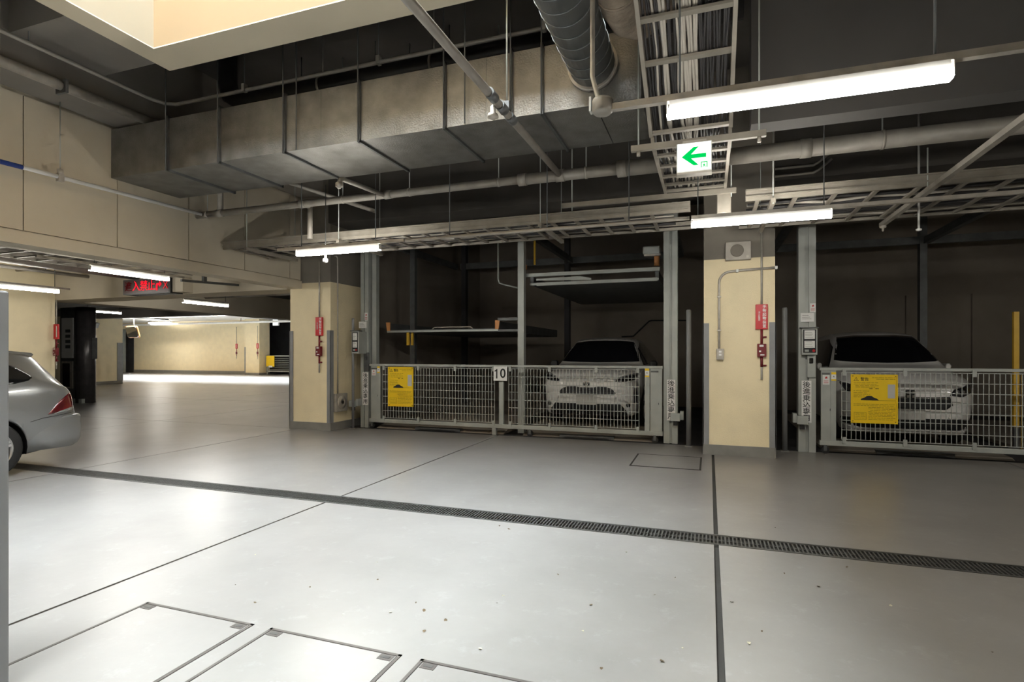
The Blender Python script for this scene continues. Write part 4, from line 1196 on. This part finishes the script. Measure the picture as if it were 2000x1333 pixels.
def patch(name, me, outline, axis, sign, off, mat, parent, res=.035, thick=.006):
    """a skin laid on the body: a 2-D outline projected along an axis onto the body's surface
       axis 'y': outline in (x, z), looking along +Y (sign -1 = from the front); axis 'x': outline in (y, z)"""
    bvh = BVHTree.FromPolygons([v.co.copy() for v in me.vertices], [tuple(p.vertices) for p in me.polygons])
    bm = bmesh.new()
    vs = [bm.verts.new((p[0], p[1], 0)) for p in outline]
    bm.faces.new(vs)
    bmesh.ops.triangulate(bm, faces=bm.faces[:])
    for _ in range(7):
        es = [e for e in bm.edges if e.calc_length() > res]
        if not es: break
        bmesh.ops.subdivide_edges(bm, edges=es, cuts=1)
        bmesh.ops.triangulate(bm, faces=bm.faces[:])
    dirn = Vector((0, -sign, 0)) if axis == 'y' else Vector((-sign, 0, 0))
    for v in bm.verts:
        a, b = v.co.x, v.co.y
        org = Vector((a, 12 * sign, b)) if axis == 'y' else Vector((12 * sign, a, b))
        hit, nor, _, _ = bvh.ray_cast(org, dirn)
        if hit is None:
            near = bvh.find_nearest(Vector((a, 0 if sign < 0 else 4, b)) if axis == 'y' else Vector((.8 * sign, a, b)))
            hit = near[0]
        v.co = hit - dirn * off
    bmesh.ops.recalc_face_normals(bm, faces=bm.faces[:])
    bm.normal_update()
    s = sum((f.normal.dot(-dirn) for f in bm.faces))
    if s < 0:
        bmesh.ops.reverse_faces(bm, faces=bm.faces[:])
    m2 = bpy.data.meshes.new(name)
    bm.to_mesh(m2); bm.free()
    m2.polygons.foreach_set('use_smooth', [True] * len(m2.polygons))
    o = link(name, m2, mat, parent)
    sd_ = o.modifiers.new('thickness', 'SOLIDIFY'); sd_.thickness = thick; sd_.offset = -1
    return o

def rr(x0, x1, z0, z1, r, n=4):
    out = []
    for (cx_, cz_, a0) in ((x1 - r, z1 - r, 0), (x0 + r, z1 - r, 90), (x0 + r, z0 + r, 180), (x1 - r, z0 + r, 270)):
        for k in range(n + 1):
            a = math.radians(a0 + 90 * k / n)
            out.append((cx_ + r * math.cos(a), cz_ + r * math.sin(a)))
    return out

def mir(poly):
    return [(-a, b) for a, b in poly[::-1]]

def wheels(car, loc, spots, track, R=.315, wdt=.20, spokes=5):
    for (y, side) in spots:
        xo = side * track                      # outer face
        xi = side * (track - wdt)
        c = (0, 0, 0)
        w_ = thing('wheel', (0, 0, 0), None, None)
        w_.parent = car
        w_.location = (xo, y, R)
        mb = MB()
        pr = [(R * .66, -wdt * .0), (R * .90, .002), (R * .985, -.02), (R, -.05), (R, -wdt + .05), (R * .985, -wdt + .02), (R * .9, -wdt), (R * .66, -wdt)]
        mb.lathe([(r, a * side) for r, a in pr], c, 'x', 36)
        mesh = mb.mesh('tyre')
        link('tyre', mesh, RUBBER, w_)
        mb = MB()
        mb.lathe([(R * .70, -.008 * side), (R * .67, -.004 * side), (R * .62, -.012 * side), (R * .60, -.10 * side), (R * .62, -wdt * side)], c, 'x', 36)
        link('rim', mb.mesh('rim'), ALLOY, w_)
        mb = MB()
        for k in range(spokes):
            a = 2 * math.pi * k / spokes + .3
            for da in (-.10, .10):
                p0 = (-.035 * side, .05 * math.cos(a + da * 2), .05 * math.sin(a + da * 2))
                p1 = (-.022 * side, R * .64 * math.cos(a + da), R * .64 * math.sin(a + da))
                mb.bar(p0, p1, .03, .022, (side, 0, 0))
        mb.cyl((-.05 * side, 0, 0), (-.02 * side, 0, 0), .05, 16)
        link('spokes', mb.mesh('spokes'), ALLOY, w_)
        mb = MB().cyl((-.115 * side, 0, 0), (-.10 * side, 0, 0), R * .60, 24)
        link('brake_disc', mb.mesh('brake_disc'), STEELD, w_)

def plate_box(name, x0, x1, y0, y1, z0, z1, mat, car, bevel=.01):
    me = B(x0, x1, y0, y1, z0, z1).mesh(name)
    return link(name, me, mat, car, bevel)

def liner(me_name, car, y, side, x0, x1, r, z):
    mb = MB()
    pts = []
    for k in range(17):
        a = math.radians(-15 + 210 * k / 16)
        pts.append((y + r * math.cos(a), z + r * math.sin(a)))
    vs = [(x0 * side, p[0], p[1]) for p in pts] + [(x1 * side, p[0], p[1]) for p in pts]
    n = len(pts)
    mb._add(vs, [(i, i + 1, n + i + 1, n + i) for i in range(n - 1)], True)
    mb._add([(x0 * side, p[0], p[1]) for p in pts], [tuple(range(n))])
    link('wheel_liner', mb.mesh('wheel_liner', fix=False), BLKPL, car)

# ---------------------------------------------------- white compact suv (left machine)
def make_suv(loc):
    car = thing('white_suv', loc, 'white compact suv parked nose out behind gate 10', 'car')
    st = [  # y    zb   wb   wm   zm   ws   zs   wr   zr   zt
        (0.00, .46, .30, .36, .60, .34, .70, .26, .745, .755),
        (0.03, .34, .48, .54, .60, .52, .74, .42, .795, .810),
        (0.08, .25, .60, .66, .60, .64, .77, .54, .845, .865),
        (0.16, .21, .70, .76, .61, .74, .80, .62, .895, .920),
        (0.30, .19, .77, .83, .62, .81, .84, .68, .930, .965),
        (0.55, .19, .80, .87, .64, .845, .885, .72, .965, 1.005),
        (0.95, .19, .80, .875, .66, .855, .93, .74, 1.015, 1.065),
        (1.12, .19, .80, .875, .66, .86, .95, .74, 1.045, 1.100),
        (1.30, .19, .80, .875, .66, .86, .965, .70, 1.17, 1.215),
        (1.60, .19, .80, .875, .67, .86, .985, .64, 1.37, 1.425),
        (1.85, .19, .80, .875, .67, .86, 1.0, .60, 1.48, 1.545),
        (2.20, .19, .80, .875, .68, .86, 1.01, .585, 1.525, 1.590),
        (3.00, .19, .80, .875, .70, .86, 1.03, .575, 1.52, 1.585),
        (3.60, .20, .80, .87, .72, .85, 1.05, .56, 1.47, 1.535),
        (3.95, .26, .77, .84, .74, .80, 1.03, .56, 1.30, 1.36),
        (4.12, .34, .70, .77, .74, .72, .96, .58, 1.08, 1.12),
        (4.18, .42, .60, .66, .72, .60, .90, .50, .98, 1.0)]
    vs, fs = car_body(st)
    raw = mesh_of('body', vs, fs)
    body = cut(raw, [(y, .32, .365, a, b) for y in (.82, 3.38) for a, b in ((.55, 1.2), (-1.2, -.55))])
    body.polygons.foreach_set('use_smooth', [True] * len(body.polygons))
    link('body', body, WHITEPAINT, car)
    for y in (.82, 3.38):
        for sd_ in (1, -1):
            liner('l', car, y, sd_, .58, .84, .358, .32)
    wheels(car, loc, [(.82, 1), (.82, -1), (3.38, 1), (3.38, -1)], .865, .32)
    F = lambda n, ol, mat, off=.004, th=.006: patch(n, raw, ol, 'y', -1, off, mat, car, .035, th)
    F('windscreen', [(-.75, 1.115), (-.35, 1.10), (0, 1.095), (.35, 1.10), (.75, 1.115), (.70, 1.30), (.60, 1.485), (.30, 1.515), (0, 1.52), (-.30, 1.515), (-.60, 1.485), (-.70, 1.30)], GLASS)
    F('roof_edge', [(-.55, 1.50), (-.30, 1.525), (0, 1.53), (.30, 1.525), (.55, 1.50), (.5, 1.535), (0, 1.56), (-.5, 1.535)], WHITEPAINT, .006)
    for sg in (1, -1):
        sd2_ = [(1.25, 1.05), (1.62, 1.36), (2.2, 1.49), (3.3, 1.46), (3.65, 1.15), (3.4, 1.07)]
        patch('side_window', raw, sd2_, 'x', sg, .004, GLASS, car)
        hl = [(.47, .80), (.56, .865), (.66, .905), (.80, .93), (.81, .88), (.78, .82), (.66, .795), (.52, .785)]
        F('headlamp', hl if sg > 0 else mir(hl), LAMPDK, .006)
        dr = [(.55, .872), (.66, .905), (.79, .925), (.79, .91), (.66, .888), (.56, .857)]
        F('headlamp_strip', dr if sg > 0 else mir(dr), LAMPCLR, .010)
        ai = [(.765, .42), (.80, .44), (.815, .56), (.80, .68), (.775, .69), (.765, .60)]
        F('bumper_vent', ai if sg > 0 else mir(ai), BLKPL, .005)
        fo = [(.66, .36), (.70, .36), (.715, .40), (.70, .44), (.66, .44), (.645, .40)]
        F('fog_lamp', fo if sg > 0 else mir(fo), LAMPDK, .005)
        mb = MB()
        mb.prism([(sg * .885, .98), (sg * 1.02, .985), (sg * 1.035, 1.07), (sg * 1.0, 1.13), (sg * .90, 1.12)], 'y', 1.42, 1.55)
        link('door_mirror', mb.mesh('door_mirror'), BLKPL, car, .02)
    F('upper_grille', [(-.46, .565), (-.485, .60), (-.44, .655), (-.34, .70), (-.20, .705), (-.10, .69), (.10, .69), (.20, .705), (.34, .70), (.44, .655), (.485, .60), (.46, .565)], BLKPL, .006)
    for z in (.59, .62, .65, .675):
        hw = .455 if z < .63 else .40
        F('grille_slat', [(-hw, z), (hw, z), (hw, z + .006), (-hw, z + .006)], LAMPDK, .010)
    F('bumper_bar', [(-.50, .505), (.50, .505), (.50, .545), (-.50, .545)], WHITEPAINT, .016)
    F('lower_grille', [(-.67, .20), (-.64, .32), (-.56, .415), (.56, .415), (.64, .32), (.67, .20)], BLKPL, .006)
    plate_box('number_plate', -.165, .165, -.045, -.03, .40, .565, PLATE, car, .003)
    em = MB()
    for (rx, rz, cz) in ((.062, .042, 0), (.020, .040, 0), (.040, .017, .017)):
        pts = [(rx * math.cos(2 * math.pi * k / 24), -.022, .745 + cz + rz * math.sin(2 * math.pi * k / 24)) for k in range(25)]
        em.tube(pts, .006, 6)
    link('emblem', em.mesh('emblem'), CHROME, car)
    link('emblem_base', MB().prism([(.055 * math.cos(a / 12 * math.pi), .745 + .036 * math.sin(a / 12 * math.pi)) for a in range(24)], 'y', -.018, .04).mesh('emblem_base'), BLKPL, car)
    return car
make_suv((-1.95, 9.25, .14))

# ---------------------------------------------------- white wagon (right machine)
def make_wagon(loc):
    car = thing('white_wagon', loc, 'white wagon parked nose out behind the second gate', 'car')
    st = [
        (0.00, .42, .34, .42, .56, .40, .66, .30, .72, .735),
        (0.03, .30, .52, .58, .56, .56, .70, .44, .775, .795),
        (0.09, .22, .62, .69, .57, .67, .735, .54, .825, .85),
        (0.20, .18, .71, .78, .58, .765, .775, .60, .88, .91),
        (0.40, .17, .77, .85, .60, .835, .83, .66, .935, .97),
        (0.75, .17, .79, .875, .62, .86, .89, .70, 1.0, 1.035),
        (1.00, .17, .79, .88, .63, .865, .92, .72, 1.045, 1.085),
        (1.20, .17, .79, .88, .64, .865, .94, .70, 1.14, 1.19),
        (1.55, .17, .79, .88, .65, .865, .965, .645, 1.33, 1.395),
        (1.95, .17, .79, .88, .65, .865, .985, .60, 1.475, 1.545),
        (2.40, .17, .79, .88, .66, .865, 1.0, .585, 1.515, 1.59),
        (3.40, .17, .79, .88, .68, .865, 1.02, .57, 1.50, 1.575),
        (4.10, .19, .79, .87, .70, .85, 1.04, .55, 1.42, 1.49),
        (4.45, .27, .74, .82, .72, .78, 1.0, .55, 1.20, 1.25),
        (4.58, .38, .62, .70, .70, .62, .9, .48, 1.0, 1.02)]
    vs, fs = car_body(st)
    raw = mesh_of('body', vs, fs)
    body = cut(raw, [(y, .31, .35, a, b) for y in (.92, 3.68) for a, b in ((.55, 1.2), (-1.2, -.55))])
    body.polygons.foreach_set('use_smooth', [True] * len(body.polygons))
    link('body', body, WHITEPAINT, car)
    for y in (.92, 3.68):
        for sd_ in (1, -1):
            liner('l', car, y, sd_, .58, .84, .344, .31)
    wheels(car, loc, [(.92, 1), (.92, -1), (3.68, 1), (3.68, -1)], .87, .31)
    F = lambda n, ol, mat, off=.004, th=.006: patch(n, raw, ol, 'y', -1, off, mat, car, .035, th)
    F('windscreen', [(-.66, 1.12), (-.35, 1.10), (0, 1.095), (.35, 1.10), (.66, 1.12), (.72, 1.13), (.645, 1.32), (.56, 1.49), (.30, 1.515), (0, 1.51), (-.30, 1.515), (-.56, 1.49), (-.645, 1.32), (-.72, 1.13)], GLASS)
    for sg in (1, -1):
        patch('side_window', raw, [(1.15, 1.03), (1.6, 1.33), (2.1, 1.46), (3.6, 1.44), (4.0, 1.2), (3.8, 1.07)], 'x', sg, .004, GLASS, car)
        hl = [(.46, .70), (.52, .775), (.64, .80), (.765, .845), (.82, .86), (.80, .80), (.76, .73), (.62, .68)]
        F('headlamp', hl if sg > 0 else mir(hl), LAMPDK, .006)
        for (cx_, cz_) in ((.56, .745), (.63, .75)):
            ci = [(cx_ + .026 * math.cos(k * math.pi / 5), cz_ + .026 * math.sin(k * math.pi / 5)) for k in range(10)]
            F('lamp_lens', ci if sg > 0 else mir(ci), LAMPCLR, .010)
        vt = [(.44, .40), (.78, .40), (.80, .45), (.70, .47), (.46, .46)]
        F('lower_duct', vt if sg > 0 else mir(vt), WHITEPAINT, .006)
        mb = MB()
        mb.prism([(sg * .86, .98), (sg * .93, .985), (sg * .945, 1.05), (sg * .92, 1.09), (sg * .87, 1.08)], 'y', 1.35, 1.56)
        link('door_mirror', mb.mesh('door_mirror'), WHITEPAINT, car, .02)
    F('upper_grille', [(-.50, .58), (-.42, .52), (.42, .52), (.50, .58), (.46, .685), (.30, .675), (-.30, .675), (-.46, .685)], BLKPL, .006)
    F('chrome_bar', [(-.45, .655), (.45, .655), (.44, .668), (-.44, .668)], CHROME, .012)
    F('lower_grille', [(-.80, .30), (-.80, .375), (-.60, .40), (.60, .40), (.80, .375), (.80, .30), (.60, .26), (-.60, .26)], BLKPL, .006)
    F('bumper_lip', [(-.78, .20), (-.80, .27), (-.60, .25), (.60, .25), (.80, .27), (.78, .20), (.55, .18), (-.55, .18)], WHITEPAINT, .012)
    plate_box('number_plate', -.165, .165, -.04, -.025, .385, .52, PLATE, car, .003)
    em = MB()
    for sg in (-1, 1):
        em.box(sg * .032 - .018, sg * .032 + .018, -.032, -.02, .665, .70)
        em.box(sg * .032 - .018, sg * .032 + .018, -.032, -.02, .715, .75)
    link('emblem', em.mesh('emblem'), CHROME, car)
    link('emblem_base', B(-.065, .065, -.02, .03, .65, .765).mesh('emblem_base'), BLKPL, car, .02)
    return car
_w = make_wagon((2.66, 9.20, .05))
_w.scale = (1.0, 1.0, 1.10)
for _c in _w.children:
    if _c.type == 'EMPTY':
        _c.scale = (1.0, 1.0, 1 / 1.10)
        _c.location.z /= 1.10

# ---------------------------------------------------- silver estate car (left edge), tail towards +Y
def make_estate(loc):
    car = thing('silver_estate_car', loc, 'silver estate car at the left edge, tail towards the lane', 'car')
    L = 4.56
    st = [
        (0.00, .40, .34, .42, .55, .40, .64, .30, .69, .70),
        (0.05, .26, .56, .62, .56, .60, .69, .46, .745, .76),
        (0.20, .19, .72, .78, .58, .76, .74, .58, .82, .84),
        (0.50, .18, .78, .86, .60, .84, .80, .66, .90, .93),
        (1.05, .18, .80, .885, .62, .87, .88, .70, .98, 1.02),
        (1.30, .18, .80, .885, .63, .87, .90, .68, 1.09, 1.14),
        (2.00, .18, .80, .885, .64, .87, .93, .58, 1.39, 1.455),
        (2.60, .18, .80, .885, .65, .87, .945, .56, 1.43, 1.495),
        (3.50, .18, .80, .885, .66, .87, .955, .55, 1.41, 1.475),
        (3.86, .19, .80, .885, .66, .865, .960, .55, 1.395, 1.460),
        (4.12, .21, .80, .880, .66, .858, .965, .55, 1.365, 1.430),
        (4.18, .22, .798, .876, .66, .85, .965, .555, 1.335, 1.395),
        (4.28, .23, .79, .868, .66, .842, .960, .59, 1.215, 1.255),
        (4.38, .24, .775, .85, .66, .825, .945, .63, 1.085, 1.115),
        (4.45, .255, .755, .83, .65, .795, .90, .66, .975, 1.0),
        (4.49, .27, .735, .81, .62, .765, .82, .66, .875, .90),
        (4.53, .31, .69, .765, .58, .72, .72, .64, .78, .80),
        (4.56, .38, .58, .66, .54, .62, .62, .52, .665, .68)]
    vs, fs = car_body(st)
    raw = mesh_of('body', vs, fs)
    ry, rz, rr_ = 3.60, .315, .365
    body = cut(raw, [(y, rz, rr_, a, b) for y in (.95, ry) for a, b in ((.55, 1.2), (-1.2, -.55))])
    body.polygons.foreach_set('use_smooth', [True] * len(body.polygons))
    link('body', body, SILVER, car)
    for y in (.95, ry):
        for sd_ in (1, -1):
            liner('l', car, y, sd_, .58, .85, .358, rz)
    wheels(car, loc, [(.95, 1), (.95, -1), (ry, 1), (ry, -1)], .875, .315)
    for sg in (1, -1):
        patch('side_window', raw, [(1.55, 1.02), (1.9, 1.26), (2.3, 1.36), (2.62, 1.38), (2.62, 1.0)], 'x', sg, .004, GLASS, car)
        patch('side_window', raw, [(2.67, 1.0), (2.67, 1.38), (3.35, 1.36), (3.40, 1.34), (3.36, 1.02)], 'x', sg, .004, GLASS, car)
        patch('side_window', raw, [(3.43, 1.03), (3.46, 1.335), (3.74, 1.325), (3.93, 1.235), (4.04, 1.14), (4.045, 1.11), (3.99, 1.08), (3.84, 1.05)], 'x', sg, .004, GLASS, car)
        tl = [(4.15, .665), (4.27, .80), (4.36, .87), (4.44, .915), (4.475, .87), (4.475, .75), (4.455, .705)]
        patch('tail_lamp', raw, tl, 'x', sg, .006, TAILRED, car)
        tw_ = [(4.20, .665), (4.30, .700), (4.46, .735), (4.45, .705), (4.40, .69)]
        patch('reversing_lamp', raw, tw_, 'x', sg, .010, LAMPCLR, car)
        patch('bumper_seam', raw, [(3.97, .60), (4.10, .632), (4.46, .668), (4.46, .662), (4.10, .625), (3.97, .594)], 'x', sg, .003, BLKPL, car, .03, .002)
        patch('door_handle', raw, [(3.08, .86), (3.26, .865), (3.26, .885), (3.08, .88)], 'x', sg, .02, SILVER, car)
        mb = MB().prism([(sg * .89, .95), (sg * 1.03, .955), (sg * 1.04, 1.03), (sg * .90, 1.07)], 'y', 1.55, 1.66)
        link('door_mirror', mb.mesh('door_mirror'), SILVER, car, .02)
        link('roof_rail', MB().tube([(sg * .56, 2.1, 1.42), (sg * .575, 2.3, 1.475), (sg * .565, 3.5, 1.46), (sg * .56, 3.7, 1.40)], .016, 8).mesh('roof_rail'), CHROME, car)
    patch('windscreen', raw, [(-.66, 1.06), (.66, 1.06), (.54, 1.37), (-.54, 1.37)], 'y', -1, .004, GLASS, car)
    patch('rear_window', raw, [(-.62, 1.02), (.62, 1.02), (.52, 1.33), (-.52, 1.33)], 'y', 1, .004, GLASS, car)
    sp_ = MB().prism([(3.92, 1.435), (4.18, 1.408), (4.205, 1.388), (4.17, 1.345), (4.05, 1.36), (3.95, 1.38)], 'x', -.53, .53)
    link('roof_spoiler', sp_.mesh('roof_spoiler'), SILVER, car, .008)
    ep = MB().tube([(.35, 4.40, .24), (.35, 4.53, .24)], .035, 12)
    link('exhaust_tip', ep.mesh('exhaust_tip'), CHROME, car)
    plan = [(.836, 3.985), (.856, 4.12), (.866, 4.30), (.848, 4.50), (.79, 4.585), (.62, 4.635), (.3, 4.655), (0, 4.66)]
    plan = [tuple(p) for p in catmull(plan, 4)]
    plan = plan + [(-p[0], p[1]) for p in plan[-2::-1]]
    lv = [(.24, .07), (.28, .03), (.34, .006), (.45, 0), (.52, 0), (.535, .008), (.60, .004), (.628, .012), (.645, .05), (.65, .14)]
    vs2, fs2 = [], []
    for (z, ins) in lv:
        for (px, py) in plan:
            q = max(.0, (py - 3.95) / .7)
            vs2.append((px * (1 - ins * .9), py - ins * min(1, q * 1.2), z))
    m_ = len(plan)
    for i in range(len(lv) - 1):
        for k in range(m_ - 1):
            fs2.append((i * m_ + k, i * m_ + k + 1, (i + 1) * m_ + k + 1, (i + 1) * m_ + k))
    link('rear_bumper', mesh_of('rear_bumper', vs2, fs2), SILVER, car)
    bl = MB().prism([(4.30, .22), (4.50, .26), (4.50, .32), (4.30, .30)], 'x', -.66, .66)
    link('lower_valance', bl.mesh('lower_valance'), BLKPL, car, .01)
    return car
make_estate((-8.37, 0.26, 0))

# ================================================================== FALLEN LEAVES
def leaf_mesh(k):
    r = random.Random(k)
    n = 7
    vs, fs = [], []
    L, W = r.uniform(.02, .04), r.uniform(.007, .016)
    for i in range(n):
        t = i / (n - 1)
        w_ = W * math.sin(math.pi * min(.97, t + .02)) ** .8
        z = .003 + .006 * math.sin(3 * t + k)
        vs += [(-L / 2 + L * t, -w_, z + .003), (-L / 2 + L * t, 0, z), (-L / 2 + L * t, w_, z + .004)]
    for i in range(n - 1):
        for j in (0, 1):
            fs.append((i * 3 + j, (i + 1) * 3 + j, (i + 1) * 3 + j + 1, i * 3 + j + 1))
    me = bpy.data.meshes.new('fallen_leaf')
    me.from_pydata(vs, [], fs)
    return me
lms = []
for k in range(6):
    m = leaf_mesh(k); m.materials.append(LEAF if k % 3 else LEAFP); lms.append(m)
LV = [(-2.97, 3.03), (-2.25, 2.72), (-1.93, 2.95), (-1.85, 2.5), (-1.55, 2.75), (-1.46, 2.68), (-1.62, 2.6), (-1.35, 2.48), (-1.30, 2.62), (-1.12, 3.0), (-1.12, 2.9), (-.62, 3.05), (-.60, 2.75),
      (-.45, 2.45), (-.30, 3.3), (-.55, 3.95), (-.20, 3.6), (.12, 3.35), (.18, 2.9), (.45, 3.9), (.62, 3.75), (.95, 3.6), (1.25, 3.2), (.9, 2.6), (-1.02, 2.42), (-1.6, 4.20), (-1.5, 4.15),
      (1.55, 6.0), (.5, 4.9), (-.2, 2.6), (-.12, 2.75), (.85, 4.15), (-2.4, 2.45), (-2.1, 3.2), (-2.7, 2.6), (-.9, 3.4), (1.7, 3.5), (.25, 3.05)]
for i, (x, y) in enumerate(LV):
    o = bpy.data.objects.new('fallen_leaf', lms[i % 6])
    col.objects.link(o)
    s = rnd.uniform(.35, .75)
    o.scale = (s, s, s)
    o.location = (x, y, 0)
    o.rotation_euler = (0, 0, rnd.uniform(0, 6.28))
    tag(o, 'small dry leaf scrap lying on the grey painted floor', 'leaf', 'dry leaf scraps on the floor')
bl_ = bpy.data.objects.new('fallen_leaf', leaf_mesh(11)); bl_.data.materials.append(LEAF)
col.objects.link(bl_); bl_.location = (.78, 2.52, 0); bl_.scale = (1.6, 1.8, 1.5); bl_.rotation_euler = (0, 0, 2.3)
tag(bl_, 'largest brown leaf on the floor at bottom right', 'leaf', 'dry leaf scraps on the floor')
